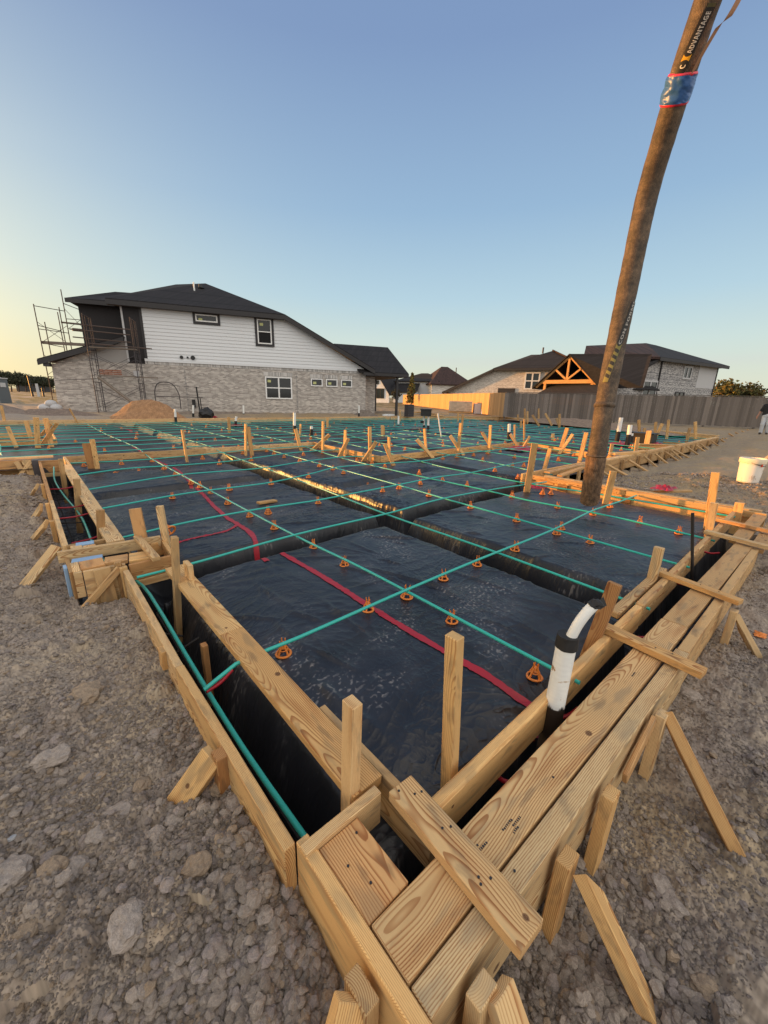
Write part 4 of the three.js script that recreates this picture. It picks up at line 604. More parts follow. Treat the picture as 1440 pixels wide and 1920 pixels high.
{ // lit boards and stakes inside the slab at the far right
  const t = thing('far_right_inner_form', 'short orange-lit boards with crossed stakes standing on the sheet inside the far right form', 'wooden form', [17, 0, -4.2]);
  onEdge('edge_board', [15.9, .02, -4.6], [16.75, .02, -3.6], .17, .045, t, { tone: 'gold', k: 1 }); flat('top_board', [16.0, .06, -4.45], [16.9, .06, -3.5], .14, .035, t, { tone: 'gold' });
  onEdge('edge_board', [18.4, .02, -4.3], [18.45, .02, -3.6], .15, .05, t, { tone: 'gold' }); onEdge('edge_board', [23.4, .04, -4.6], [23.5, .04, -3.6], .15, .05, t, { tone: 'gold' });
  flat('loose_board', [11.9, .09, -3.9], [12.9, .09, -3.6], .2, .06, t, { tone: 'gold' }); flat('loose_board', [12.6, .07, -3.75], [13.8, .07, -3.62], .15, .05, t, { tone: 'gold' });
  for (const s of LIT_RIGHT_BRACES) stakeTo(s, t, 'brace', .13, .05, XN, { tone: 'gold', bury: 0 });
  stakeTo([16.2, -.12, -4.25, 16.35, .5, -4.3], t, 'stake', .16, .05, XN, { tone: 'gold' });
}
{
  const t = thing('back_form', 'edge form along the far side of the slab in front of the brick house', 'wooden form', [8, 0, -22.5]);
  const P = [[-8.5, .03, -23.35], [-4, .03, -23.2], [.2, .03, -23.0], [5, .03, -22.7], [10, .03, -22.35], [15, .04, -21.95], [19.8, .05, -21.55]];
  for (let i = 0; i < P.length - 1; i++) { onEdge('edge_board', P[i], P[i + 1], .3, .05, t, { tone: 'fresh' }); flat('top_board', [P[i][0], .07, P[i][2] - .12], [P[i + 1][0], .07, P[i + 1][2] - .12], .14, .035, t, { tone: 'pale' }); }
  const u = thing('back_right_form', 'edge form closing the far right side of the slab before the grey fence', 'wooden form', [26, 0, -12]);
  const Q = [[23.9, .05, -3.5], [25.7, .06, -8.4], [27.6, .08, -13.4], [29.5, .10, -18.6], [24.6, .07, -20.1], [19.85, .05, -21.5]];
  for (let i = 0; i < Q.length - 1; i++) { onEdge('edge_board', Q[i], Q[i + 1], .3, .05, u, { tone: 'pale' }); flat('top_board', [Q[i][0] + .1, .09 + i * .004, Q[i][2]], [Q[i + 1][0] + .1, .09 + i * .004, Q[i + 1][2]], .2, .035, u, { tone: 'pale' }); }
  for (const s of BACK_STAKES) stakeTo(s, u, 'stake', .13, .05, [-.6, 0, .8], { tone: s[3] < 23 ? 'gold' : 'grey' });
}
{ // single stakes
  const L = ['upright stake between the far cables, right of the pale double pipe', 'thin stake near the back form below the house corner post', 'thin pale stake near the back form left of the leaning white rod', 'tall doubled stake rising just behind the low cross form at mid right', 'short stake stub at the right, between cross form and far slab', 'upright stake beyond the cross form, left of the first white pipes', 'thin stake far out right of the tall white pipe', 'short stake among the cables right of the tall white pipe', 'thin stake near the back right form before the lit fence', 'lit stake standing just inside the far right form, nearest its near end', 'lit stake beside the pump hose, low against the far right form', 'thin grey stake behind the red-footed pipes', 'lit stake in the crossed cluster at the far right', 'tall lit stake right of the crossed cluster at the far right', 'thin grey stake farthest along the far right form', 'short pale stake before the dirt pile', 'thin stake leaning over the back form in front of the brick wall', 'tall leaning stake at the left edge of the picture'];
  FREE_STAKES.forEach((s, i) => tag(stakeTo(s, null, 'wooden_stake', i === 16 ? .06 : Math.hypot(s[0], s[2]) > 14 ? .11 : .085, .045, [-.7, 0, .7], { tone: i === 11 || i === 14 ? 'grey' : 'gold' }), L[i], 'stake', 'single stakes standing in the slab'));
  tag(board('wood_wedge', [2.32, sheetH(2.35, -5.2) + .03, -5.28], [2.62, sheetH(2.6, -5.3) + .012, -5.33], .09, .03, YP, null, { tone: 'gold', k: 1 }), 'small wedge offcut of wood lying on the black sheet', 'offcut');
  tag(board('wood_wedge', [10.6, .02, -.5], [12.6, .12, .2], .12, .035, YP, null, { tone: 'pale' }), 'pale boards lying on the dirt behind the bucket', 'board');
  tag(board('wood_wedge', [7.9, -.10, -2.0], [8.4, -.02, -1.4], .09, .035, YP, null, { tone: 'grey' }), 'grey board end lying on the dirt right of the hose', 'board');
}
// ---------------------------------------------------------------- pipes, rods, hose, bucket, odds and ends
function pipe(p, r, blackPart, label, group, cap) {
  const [x, y, z, X, Y, Z] = p, t = thing('drain_pipe', label, 'pipe', [x, y, z], group), at = k => [(X - x) * k, (Y - y) * k, (Z - z) * k];
  if (blackPart > 0) mesh('wrap', cyl([0, -.25, 0], at(blackPart), r * 1.12, 14), M.blackwrap, t); mesh('pipe', cyl(at(Math.max(0, blackPart - .02)), at(1), r, 16), M.pvc, t);
  if (cap) mesh('tape_cap', cyl(at(.97), at(1.05), r * 1.15, 12), M.blackwrap, t); return t;
}
const PL = ['thin white pipe with black foot before the dirt pile, left one', 'thin white pipe with black foot at the right end of the dirt pile', 'tall white pipe with black foot standing before the brick wall, left of the big window', 'tall white pipe with black foot in the middle of the slab under the big window', 'short white pipe with a thick black lower half right of the tall middle pipe', 'short dark-capped white pipe standing in a red puddle of tape', 'tall white pipe with black foot below the right end of the brick wall', 'short white pipe beside a stake at the far middle', 'white pipe standing behind the cross form next to the red sheet patch', 'tallest white pipe on the red patch right of the pump hose', 'second white pipe on the red patch right of the pump hose', 'short pipe with black cap on the red patch right of the pump hose', 'left pipe of the black and white pair under a black box', 'right pipe of the black and white pair under a black box'];
const PB = [.45, .45, .4, .42, .7, .55, .45, .05, .5, .45, .55, .75, .3, .3];
PIPES.forEach((p, i) => pipe(p, i > 8 && i < 12 ? .075 : i === 8 ? .06 : .055, PB[i], PL[i], 'white drain pipes standing in the far slab', i === 11));
{ const t = thing('black_box', 'black box set on the black and white pair of pipes', 'box', [15.1, .58, -13.75]); mesh('box_body', box(.85, .28, .5, 0, .12, 0, .7), M.black, t); mesh('lid', box(.93, .05, .56, 0, .29, 0, .7), M.black, t); for (const s of [-1, 1]) mesh('wrap_ring', cyl([s * .08 - .03, -.40, s * .15], [s * .08 - .03, -.27, s * .15], .085, 12), M.black, t);
  const b = thing('black_tub', 'low black tub standing among the lit boards at the far right', 'tub', [18.0, -.12, -4.95]); mesh('tub_body', box(.6, .4, .9, 0, .2, 0), M.black, b); mesh('rim', box(.68, .05, .98, 0, .42, 0), M.black, b); }
const RL = ['white rod leaning to the left over the far cables', 'short thin rod standing left of the black box', 'dark steel rod leaning at the right end of the beam'];
RODS.forEach((p, i) => tag(mesh('rod', cyl([p[0], p[1] - .3, p[2]], [p[3], p[4], p[5]], i === 0 ? .028 : i === 1 ? .02 : .013, 8), i === 2 ? M.darkbar : i === 0 ? M.white : M.teal), RL[i], 'rod'));
{ // near conduit: wide white sleeve with a black collar and a bent smaller pipe
  const t = thing('conduit', 'large white sleeve pipe with black taped collar and a thinner bent white pipe in it', 'pipe', [1.69, -.4, -.60]);
  const L = (a) => [a[0] - 1.69, a[1] + .4, a[2] + .60];
  const pvcMap = texture(256, 512, (u, v, c) => { const s = 1 + .03 * n2(u * 9, v * 30, 9, 30); let k = sstep(.18, .45, n2(u * 5, v * 11, 5, 11) + .5 * n2(u * 20, v * 40, 20, 40) - .25) * .5; const d = Math.hypot((u - .62) * 6, (v - .62) * 14) + .5 * n2(u * 22, v * 40, 22, 40); k = Math.max(k, sstep(.55, .3, d)); const tar = sstep(.04, -.03, v - .09 - .10 * n2(u * 14, 3.3, 14) - .05 * n2(u * 44, 9.1, 44)); c[0] = mix(mix(.90, .62, k), .05, tar) * s; c[1] = mix(mix(.91, .50, k), .045, tar) * s; c[2] = mix(mix(.90, .38, k), .04, tar) * s; });
  const g = new THREE.CylinderGeometry(.045, .045, .40, 28, 1, true); g.translate(0, .20, 0); const m = mesh('sleeve', g, std([1, 1, 1], .38, { map: pvcMap, side: THREE.DoubleSide }), t); m.position.set(...L([1.715, -.07, -.608])); m.rotation.z = -.03;
  mesh('tarred_foot', cyl(L([1.705, -.45, -.61]), L([1.716, -.03, -.608]), .0465, 24), std([.03, .02, .014], .55), t);
  const w = new THREE.CylinderGeometry(.047, .050, .065, 24, 6), p = w.attributes.position; for (let i = 0; i < p.count; i++) { const a = Math.atan2(p.getZ(i), p.getX(i)), k = 1 + .10 * n2(a * 3 + 5, p.getY(i) * 30) + .05 * n2(a * 9, p.getY(i) * 70); p.setX(i, p.getX(i) * k); p.setZ(i, p.getZ(i) * k); } w.computeVertexNormals(); w.translate(...L([1.728, .325, -.608])); mesh('tape_collar', w, M.blackwrap, t);
  mesh('inner_pipe', tube([[1.728, .32, -.60], [1.737, .37, -.592], [1.752, .425, -.580], [1.778, .480, -.562], [1.80, .51, -.548]].map(L), .024, 24, 14), M.pvc, t);
  const e = rockGeo(4, 2); e.scale(.034, .030, .030); e.translate(...L([1.806, .517, -.543])); mesh('tape_end', e, M.blackwrap, t);
  const f = quadPoly([[[0, 0, 0], [.05, .02, .01], [.055, -.02, .03], [.01, -.03, .02]]]); f.translate(...L([1.815, .52, -.545])); mesh('tape_flap', f, Object.assign(M.blackwrap, { side: THREE.DoubleSide }), t);
}
{ // concrete pump hose hanging from above
  const K = [[4.773, .292, -1.709], [4.66, .564, -1.673], [4.60, .872, -1.657], [4.66, 1.43, -1.685], [4.752, 1.97, -1.71], [4.801, 2.715, -1.708], [4.75, 3.317, -1.665], [4.587, 3.701, -1.55], [4.46, 3.938, -1.465], [4.36, 4.15, -1.385], [4.25, 4.42, -1.28], [4.1, 4.85, -1.13], [3.9, 5.5, -.9], [3.6, 6.6, -.55]];
  const pts = K.map(p => V3(p[0], p[1], p[2])); const cv = new THREE.CatmullRomCurve3(pts, false, 'centripetal'), LEN = cv.getLength(), cam = V3(0, 1.4, 0);
  const fr = s => { const c = cv.getPointAt(clamp(s)), T = cv.getTangentAt(clamp(s)), N = cam.clone().sub(c); N.addScaledVector(T, -N.dot(T)).normalize(); const B = T.clone().cross(N).normalize(); return { c, T, N, B }; }; // N: side seen from the path's foot, B: to its right
  const rad = s => .093 + .003 * s;
  const surf = (s, th, dr = 0) => { const { c, N, B } = fr(s), r = rad(s) + dr; return c.clone().addScaledVector(N, Math.cos(th) * r).addScaledVector(B, Math.sin(th) * r); };
  const cum = [0]; for (let i = 1; i < pts.length; i++) cum.push(cum[i - 1] + pts[i].distanceTo(pts[i - 1])); const sAt = i => { const k = Math.min(pts.length - 2, Math.floor(i)); return mix(cum[k], cum[k + 1], i - k) / cum.at(-1); };
  const t = thing('pump_hose', 'thick mud-caked concrete pump hose hanging down from above over the slab', 'hose', K[0]); const O = pts[0];
  const patch = (s0, s1, t0, t1, n, m, dr, bend = 0, uvs = false) => { const P = [], U = [], I = []; for (let i = 0; i <= n; i++) for (let k = 0; k <= m; k++) { const a = i / n, b = k / m, s = mix(s0, s1, a), w = mix(t0, t1, b) + bend * a, d = typeof dr === 'function' ? dr(a, b, s, w) : dr, q = surf(s, w, d).sub(O); P.push(q.x, q.y, q.z); U.push(...(uvs ? [a, b] : [s * LEN / 1.2, w / 6.2832])); } for (let i = 0; i < n; i++) for (let k = 0; k < m; k++) { const a = i * (m + 1) + k; I.push(a, a + 1, a + m + 1, a + 1, a + m + 2, a + m + 1); } const g = new THREE.BufferGeometry(); g.setAttribute('position', new THREE.Float32BufferAttribute(P, 3)); g.setAttribute('uv', new THREE.Float32BufferAttribute(U, 2)); g.setIndex(I); g.computeVertexNormals(); return g; };
  const hm = texture(512, 512, (u, v, c) => { const a = n2(u * 8, v * 6, 8, 6), b = n2(u * 40, v * 24, 40, 24), e = n2(u * 128, v * 100, 128, 100), r = n2(u * 26, v * 3, 26, 3); let k = clamp(.50 + .5 * a + .35 * b + .25 * e + .25 * r); const s = 1 + .25 * e; c[0] = mix(.26, .64, k) * s; c[1] = mix(.235, .56, k) * s; c[2] = mix(.21, .47, k) * s; });
  const hoseMat = std([.50, .45, .40], .72, { map: hm, bumpMap: hm, bumpScale: .006, side: THREE.DoubleSide });
  mesh('hose_body', patch(0, 1, -Math.PI, Math.PI, 200, 40, (a, b, s, w) => .003 * n2(s * 60, 1.5) + .0035 * n2(s * 90 + 4, Math.sin(w) * 3)), hoseMat, t);
  mesh('hose_mouth', patch(0, .012, -Math.PI, Math.PI, 2, 40, -.02), M.black, t);
  const seg = (n, a, b, dr, m) => mesh(n, patch(a, b, -Math.PI, Math.PI, 22, 56, dr), m, t);
  const crust = texture(256, 256, (u, v, c) => { const b = n2(u * 20, v * 20, 20, 20), e = n2(u * 64, v * 64, 64, 64); const k = clamp(.5 + .6 * b + .5 * e); c[0] = mix(.30, .58, k); c[1] = mix(.24, .47, k); c[2] = mix(.19, .37, k); });
  mesh('mud_crust', patch(0, sAt(1.9), -Math.PI, Math.PI, 60, 60, (a, b, s, w) => .006 + .006 * n2(s * 120, Math.sin(w) * 5 + 3) + .004 * n2(s * 300, Math.cos(w) * 9)), std([.9, .88, .85], .95, { map: crust, bumpMap: crust, bumpScale: .006, side: THREE.DoubleSide }), t);
  seg('ridge', sAt(1.9), sAt(1.97), (a) => .014 * Math.sin(a * Math.PI), hoseMat); seg('ridge', sAt(2.85), sAt(2.95), (a) => .012 * Math.sin(a * Math.PI), hoseMat);
  const up = sAt(7.55), u2 = sAt(8.12); // blue tape band with red edges
  const tapeMat = std([.035, .12, .33], .38); seg('tape_band', up, u2, (a, b, s, w) => .012 + .012 * n2(a * 4 + 3, Math.sin(w) * 2.5) + .010 * (.3 - Math.abs(n2(a * 7 + w, Math.cos(w) * 4 + 7))), tapeMat); seg('red_tape_edge', up - .0022, up + .0015, (a) => .007 * Math.sin(a * Math.PI) + .004, std([.7, .03, .07], .4)); seg('red_tape_edge', u2 - .0015, u2 + .0022, (a) => .007 * Math.sin(a * Math.PI) + .004, std([.7, .03, .07], .4));
  const label = (w, h, draw) => { const c = document.createElement('canvas'); c.width = w; c.height = h; const x = c.getContext('2d'); draw(x, w, h); const m = new THREE.CanvasTexture(c); m.colorSpace = THREE.SRGBColorSpace; m.needsUpdate = true; return std([1, 1, 1], .6, { map: m, side: THREE.DoubleSide }); };
  const topLab = label(1024, 160, (x, w, h) => { x.fillStyle = '#191716'; x.fillRect(0, 0, w, h); x.fillStyle = '#d8a21c'; x.fillRect(150, 14, 150, h - 28); x.fillStyle = '#191716'; x.beginPath(); x.arc(120, h / 2, 92, 0, 7); x.fill(); x.beginPath(); x.arc(330, h / 2, 70, 0, 7); x.fill(); x.fillStyle = '#e6dcc6'; x.font = 'bold 118px sans-serif'; x.textBaseline = 'middle'; x.fillText('C', 70, h / 2 + 6); x.font = 'bold 104px sans-serif'; x.fillStyle = '#cfc8bd'; x.fillText('ADVANTAGE', 306, h / 2 + 6); x.fillStyle = '#4d4a2a'; x.fillRect(970, 14, 54, h - 28); });
  const lowLab = label(1024, 160, (x, w, h) => { x.fillStyle = '#2b2a28'; x.fillRect(0, 0, w, h); x.fillStyle = '#7d743a'; x.fillRect(0, 10, 520, h - 20); x.fillStyle = '#2a2723'; for (let i = 0; i < 5; i++) { x.save(); x.translate(60 + i * 82, 0); x.transform(1, 0, -.25, 1, 20, 0); x.fillRect(0, 18, 44, h - 36); x.restore(); } x.fillStyle = '#201f1e'; x.beginPath(); x.arc(545, h / 2, 76, 0, 7); x.fill(); x.fillRect(545, 4, 479, h - 8); x.fillStyle = '#a7a29a'; x.font = 'bold 96px sans-serif'; x.textBaseline = 'middle'; x.fillText('CON FORMS', 490, h / 2 + 5); });
  // uv: u along the hose, v across
  const lab = (n, s0, s1, c0, c1, half, m) => { const g = patch(s0, s1, 0, 1, 40, 8, 0, 0, true), p = g.attributes.position, u = g.attributes.uv; for (let i = 0; i < p.count; i++) { const a = u.getX(i), b = u.getY(i), q = surf(mix(s0, s1, a), mix(c0, c1, a) + (b - .5) * 2 * half, .006).sub(O); p.setXYZ(i, q.x, q.y, q.z); u.setY(i, 1 - b); } g.computeVertexNormals(); return mesh(n, g, m, t); };
  lab('label_strip', sAt(8.17), sAt(9.42), -.30, .40, .34, topLab); lab('label_strip', sAt(3.3), sAt(4.55), -.38, 1.0, .30, lowLab);
  // loose strap curling off the side
  const sp = []; for (let i = 0; i <= 24; i++) { const a = i / 24, s = mix(sAt(8.12), sAt(10.3), a); const off = .02 + .10 * Math.sin(a * Math.PI) * (a > .35 ? 1 : .6), q = surf(s, mix(.5, 1.15, sstep(0, .8, a)), off).sub(O), q2 = surf(s + .004, mix(.75, 1.45, sstep(0, .8, a)), off * 1.1).sub(O); sp.push(q, q2); }
  const sg = new THREE.BufferGeometry(), si = []; for (let i = 0; i < 24; i++) si.push(2 * i, 2 * i + 1, 2 * i + 2, 2 * i + 1, 2 * i + 3, 2 * i + 2); sg.setAttribute('position', new THREE.Float32BufferAttribute(sp.flatMap(v => [v.x, v.y, v.z]), 3)); sg.setIndex(si); sg.computeVertexNormals(); mesh('loose_strap', sg, std([.42, .22, .12], .7, { side: THREE.DoubleSide }), t);
}
{ // bucket
  const y = groundH(11.0, -.95) , t = thing('bucket', 'white plastic bucket with a thick rim standing on the dirt at the right', 'bucket', [11.0, y, -.95]);
  const bm = texture(512, 256, (u, v, c) => { let k = sstep(.2, .5, n2(u * 14, v * 8, 14, 8) + .4 * n2(u * 60, v * 30, 60, 30) - .1) * .5; const bl = v > .48 && v < .78 && u > .02 && u < .36 ? .5 + .4 * n2(u * 60, v * 9, 60, 9) : 0; const ln = Math.abs(((v * 9) % 1) - .5) < .05 && v > .25 && v < .6 ? .15 : 0; c[0] = mix(.90, .62, k) - bl * .45 - ln; c[1] = mix(.88, .52, k) - bl * .32 - ln; c[2] = mix(.84, .42, k) - bl * .14 - ln; });
  const H = .50, R = .205; mesh('bucket_body', new THREE.LatheGeometry([[.0, 0], [R * .84, 0], [R * .86, .015], [R * .97, H * .82], [R * .98, H]].map(p => new THREE.Vector2(...p)), 40), std([1, 1, 1], .5, { map: bm, side: THREE.DoubleSide }), t);
  mesh('rim', new THREE.LatheGeometry([[R * .97, H * .80], [R * 1.07, H * .81], [R * 1.08, H * .985], [R * 1.03, H], [R * .96, H]].map(p => new THREE.Vector2(...p)), 40), std([.80, .70, .52], .55, { side: THREE.DoubleSide }), t);
  const hd = new THREE.TorusGeometry(R * 1.05, .006, 6, 30, Math.PI); hd.rotateX(1.9); hd.translate(0, H * .85, 0); mesh('handle', hd, M.steel, t);
  const dr = rockGeo(3, 1); dr.scale(.03, .05, .012); dr.translate(-R * .62, H * .76, R * .80); mesh('red_drip', dr, std([.35, .03, .02], .6), t);
  const w = board('mixing_stick', [11.05, y + .30, -.92], [11.32, y + .60, -.72], .05, .02, [-1, 0, 0], null, { tone: 'pale' }); tag(w, 'pale stick leaning out of the white bucket', 'stick');
}
{ // crumpled red film patches and small litter
  const cr = (x, y, z, sx, sz, label, h = .03, m = M.redtape) => { const g = new THREE.PlaneGeometry(1, 1, 14, 14); g.rotateX(-Math.PI / 2); const p = g.attributes.position; for (let i = 0; i < p.count; i++) { const a = p.getX(i), b = p.getZ(i), e = Math.max(Math.abs(a), Math.abs(b)) * 2; p.setXYZ(i, a * sx * (1 + .35 * n2(b * 4 + x, 2)), h * (1 + n2(a * 6 + x, b * 6 + z) * 1.4) * (1 - e * .8), b * sz * (1 + .35 * n2(a * 4 + z, 5))); } g.computeVertexNormals(); g.translate(x, y, z); return tag(mesh('red_film', g, Object.assign(m, { side: THREE.DoubleSide })), label, 'plastic film', 'red film patches'); };
  cr(11.9, -.11, -6.6, 1.3, .8, 'crumpled red film at the right corner of the low cross form', .10); cr(17.2, -.11, -5.3, 1.6, .8, 'red film round the feet of the white pipes right of the hose', .08); cr(6.95, -.15, -3.45, .35, .3, 'small piece of dark red film at the foot of the tall lit stake', .05);
  cr(8.2, -.02, -1.75, .5, .3, 'red film scrap on the dirt right of the hose', .06); cr(7.65, -.1, -19.2, .7, .5, 'red film round a short pipe in the far slab', .05); cr(8.1, -.02, -24.4, .7, .5, 'red film at the right foot of the dirt pile', .2); cr(14.9, -.1, -14.0, .9, .6, 'red film beside the black and white pipe pair', .08); cr(1.83, -.36, -.75, .08, .12, 'red film end hanging in the right-hand trench', .03); cr(17.7, -.08, -4.3, .7, .5, 'dark red film among the lit boards at the far right', .08);
  const orr = cr(3.95, groundH(3.95, -.05) + .012, -.02, .10, .07, 'crumpled orange chair scrap on the dirt right of the wide plank', .02, M.orange); orr.name = numbered('plastic_scrap');
  const cl = tag(mesh('bottle_cap', new THREE.CylinderGeometry(.013, .013, .008, 18).rotateX(-.3).translate(-.30, groundH(-.30, -1.72) + .012, -1.72), std([.55, .56, .57], .35, { metalness: .4 })), 'small round grey metal cap lying on the dirt near the left edge', 'cap');
  tag(mesh('pipe_offcut', tube([[2.02, -.275, .33], [2.14, -.265, .38], [2.30, -.27, .46]], .032, 12, 14), std([.10, .10, .095], .6)), 'short piece of dark grey pipe lying in the dirt at the right edge', 'pipe');
}
{ // larger stones and clods one can point to: [x, z, radius, tone, squash, label]
  const R = ROCKS.map((r, i) => ({ x: r[0], z: r[1], s: r[2], d: r[3] }));
  R.forEach((r, i) => { const g = rockGeo(20 + i, 3), p = g.attributes.position; for (let k = 0; k < p.count; k++) { const x = p.getX(k), y = p.getY(k), z = p.getZ(k), q = 1 + .05 * n2(x * 7 + i, z * 7 + y * 5) + .04 * n2(x * 15, y * 15 + z * 9); p.setXYZ(k, x * q, y * q, z * q); } g.computeVertexNormals(); const m = tag(mesh('stone', g, i % 3 === 1 ? std([.80, .70, .56], .95, { map: rockMap, bumpMap: rockMap, bumpScale: .006 }) : rockMat), ROCKL[i], 'stone', 'larger stones in the dirt'); m.scale.set(r.s, r.s * .62, r.s * .85); m.rotation.y = i * 1.3 + 2; m.position.set(r.x, groundH(r.x, r.z) + r.s * .12, r.z); });
}
// ---------------------------------------------------------------- person in a hard hat
function capsules(bones, lo, hi, cell, k = .02) {
  const size = Math.max(hi[0] - lo[0], hi[1] - lo[1], hi[2] - lo[2]), res = Math.ceil(size / cell) + 2, mc = new MarchingCubes(res, M.white, true, false, 60000), half = res / 2, c = [(lo[0] + hi[0]) / 2, (lo[1] + hi[1]) / 2, (lo[2] + hi[2]) / 2], s = size / 2 * 1.06;
  for (let z = 0; z < res; z++) for (let y = 0; y < res; y++) for (let x = 0; x < res; x++) {
    const px = c[0] + (x - half) / half * s, py = c[1] + (y - half) / half * s, pz = c[2] + (z - half) / half * s; let d = 1e3;
    for (const [a, b, r0, r1] of bones) { const bx = b[0] - a[0], by = b[1] - a[1], bz = b[2] - a[2], t = clamp(((px - a[0]) * bx + (py - a[1]) * by + (pz - a[2]) * bz) / (bx * bx + by * by + bz * bz + 1e-9)); const e = Math.hypot(px - a[0] - bx * t, py - a[1] - by * t, pz - a[2] - bz * t) - mix(r0, r1, t); const h = clamp(.5 + .5 * (d - e) / k); d = mix(d, e, h) - k * h * (1 - h); }
    mc.field[x + y * res + z * res * res] = -d;
  }
  mc.isolation = 0; mc.update(); const n = mc.geometry.drawRange.count !== Infinity ? mc.geometry.drawRange.count : mc.count, g = new THREE.BufferGeometry();
  const P = mc.positionArray.slice(0, mc.count * 3), N = mc.normalArray.slice(0, mc.count * 3); for (let i = 0; i < P.length; i += 3) for (let q = 0; q < 3; q++) P[i + q] = P[i + q] * s + c[q];
  g.setAttribute('position', new THREE.BufferAttribute(P, 3)); g.setAttribute('normal', new THREE.BufferAttribute(N, 3)); return g;
}
{
  const x = 27.9, z = -2.35, t = thing('person', 'person in white hard hat, black short-sleeved shirt and white trousers walking at the right edge', 'person', [x, groundH(x, z), z]); t.rotation.y = -1.55;
  const skin = std([.34, .17, .11], .6), sh = { l: [-.20, 1.40, .02], r: [.20, 1.40, .03] };
  const arm = [[[-.20, 1.38, .03], [-.30, 1.12, .0], .055, .045], [[-.30, 1.12, 0], [-.36, .90, .10], .042, .032], [[.20, 1.38, .03], [.27, 1.12, .06], .055, .045], [[.27, 1.12, .06], [.22, .95, .24], .042, .032]];
  const fingers = (w, d) => { const o = [[w, [w[0] + d[0] * .09, w[1] + d[1] * .09, w[2] + d[2] * .09], .034, .036]]; const L = [.07, .08, .075, .06]; for (let i = 0; i < 4; i++) { const b = [w[0] + d[0] * .10, w[1] + d[1] * .10, w[2] + d[2] * .10 + (i - 1.5) * .02]; o.push([b, [b[0] + d[0] * L[i] + .012, b[1] + d[1] * L[i], b[2] + d[2] * L[i]], .010, .008]); } o.push([[w[0], w[1] - .03, w[2] + .035], [w[0] + .02, w[1] - .09, w[2] + .06], .011, .009]); return o; };
  mesh('body', capsules([[[0, 1.46, .04], [0, 1.58, .06], .055, .06], [[0, 1.66, .07], [0, 1.70, .06], .085, .09], [[0, 1.60, .10], [0, 1.62, .11], .055, .055], [[0, 1.635, .158], [0, 1.655, .152], .014, .01], [[-.09, 1.66, .06], [-.09, 1.63, .06], .016, .014], [[.09, 1.66, .06], [.09, 1.63, .06], .016, .014], [[-.12, 1.38, .03], [.12, 1.38, .03], .08, .08], [[0, 1.36, .02], [0, 1.0, 0], .11, .11], [[-.09, .92, 0], [-.10, .5, .06], .08, .055], [[-.10, .5, .06], [-.10, .09, -.02], .05, .04], [[.09, .92, 0], [.11, .5, .02], .08, .055], [[.11, .5, .02], [.13, .09, -.14], .05, .04], ...arm, ...fingers([-.36, .90, .10], [-.1, -.97, .2]), ...fingers([.22, .95, .24], [-.1, -.7, .7])], [-.46, 0, -.3], [.46, 1.82, .4], .016, .025), skin, t);
  mesh('shirt', capsules([[[-.15, 1.40, .03], [.15, 1.40, .03], .095, .095], [[-.09, 1.33, .02], [-.09, .94, .0], .125, .13], [[.09, 1.33, .02], [.09, .94, .0], .125, .13], [[-.19, 1.39, .03], [-.275, 1.17, .01], .078, .07], [[.19, 1.39, .03], [.255, 1.17, .05], .078, .07]], [-.45, .7, -.3], [.45, 1.6, .35], .02, .04), std([.018, .018, .022], .9), t);
  mesh('trousers', capsules([[[-.08, .93, 0], [.08, .93, 0], .135, .135], [[-.09, .90, 0], [-.10, .5, .06], .115, .085], [[-.10, .5, .06], [-.10, .10, -.02], .082, .075], [[.09, .90, 0], [.11, .5, .02], .115, .085], [[.11, .5, .02], [.13, .10, -.14], .082, .075]], [-.4, 0, -.35], [.4, 1.15, .35], .02, .03), std([.52, .55, .60], .9), t);
  for (const [a, b] of [[[-.10, .055, -.06], [-.11, .045, .14]], [[.13, .06, -.18], [.14, .045, .02]]]) mesh('boot', capsules([[a, b, .055, .045]], [a[0] - .15, 0, a[2] - .2], [a[0] + .15, .2, b[2] + .2], .018), std([.05, .035, .025], .8), t);
  const hat = new THREE.SphereGeometry(.138, 24, 12, 0, Math.PI * 2, 0, Math.PI / 2); hat.scale(1, .95, 1.1); hat.translate(0, 1.69, .05); const brim = new THREE.CylinderGeometry(.175, .185, .014, 28); brim.scale(1, 1, 1.12); brim.translate(0, 1.69, .06); mesh('hard_hat', [hat, brim], std([.80, .80, .78], .35, { side: THREE.DoubleSide }), t);
  mesh('eye', [new THREE.SphereGeometry(.011, 8, 6).translate(-.033, 1.665, .142), new THREE.SphereGeometry(.011, 8, 6).translate(.033, 1.665, .142)], M.black, t); mesh('mouth', box(.045, .007, .012, 0, 1.592, .152), std([.2, .06, .05], .6), t);
}
// ---------------------------------------------------------------- houses and everything behind the slab
const brickTex = (dark, light, mortar) => { const rb = []; for (let j = 0; j < 36; j++) { const rw = rr(-.18, .18); for (let i = 0; i < 12; i++) rb.push(clamp(.5 + rw + rr(-.42, .42))); } return texture(1024, 1024, (u, v, c, i, j) => { // 2.4 m x 2.4 m, 12 bricks by 36 courses
  const cr = Math.floor(v * 36), fy = v * 36 - cr, x = u * 12 + (cr % 2) * .5, bx = ((Math.floor(x) % 12) + 12) % 12, fx = x - Math.floor(x); const m = fy < .13 || fx < .045 ? 1 : 0; const t = rb[(cr % 36) * 12 + bx], s = n2(u * 60, v * 120, 60, 120); const k = clamp(t + s * .3); for (let q = 0; q < 3; q++) c[q] = m ? mortar[q] + s * .05 : mix(dark[q], light[q], k); }); };
const shingleTex = texture(1024, 512, (u, v, c) => { const r = Math.floor(v * 14), f = v * 14 - r, x = u * 18 + hash(r, 7) * 5, h = hash(Math.floor(x) % 251, r); const s = .8 + .4 * h + .25 * n2(u * 200, v * 200, 200, 200), e = f < .12 ? .6 : 1; c[0] = .125 * s * e; c[1] = .115 * s * e; c[2] = .122 * s * e; });
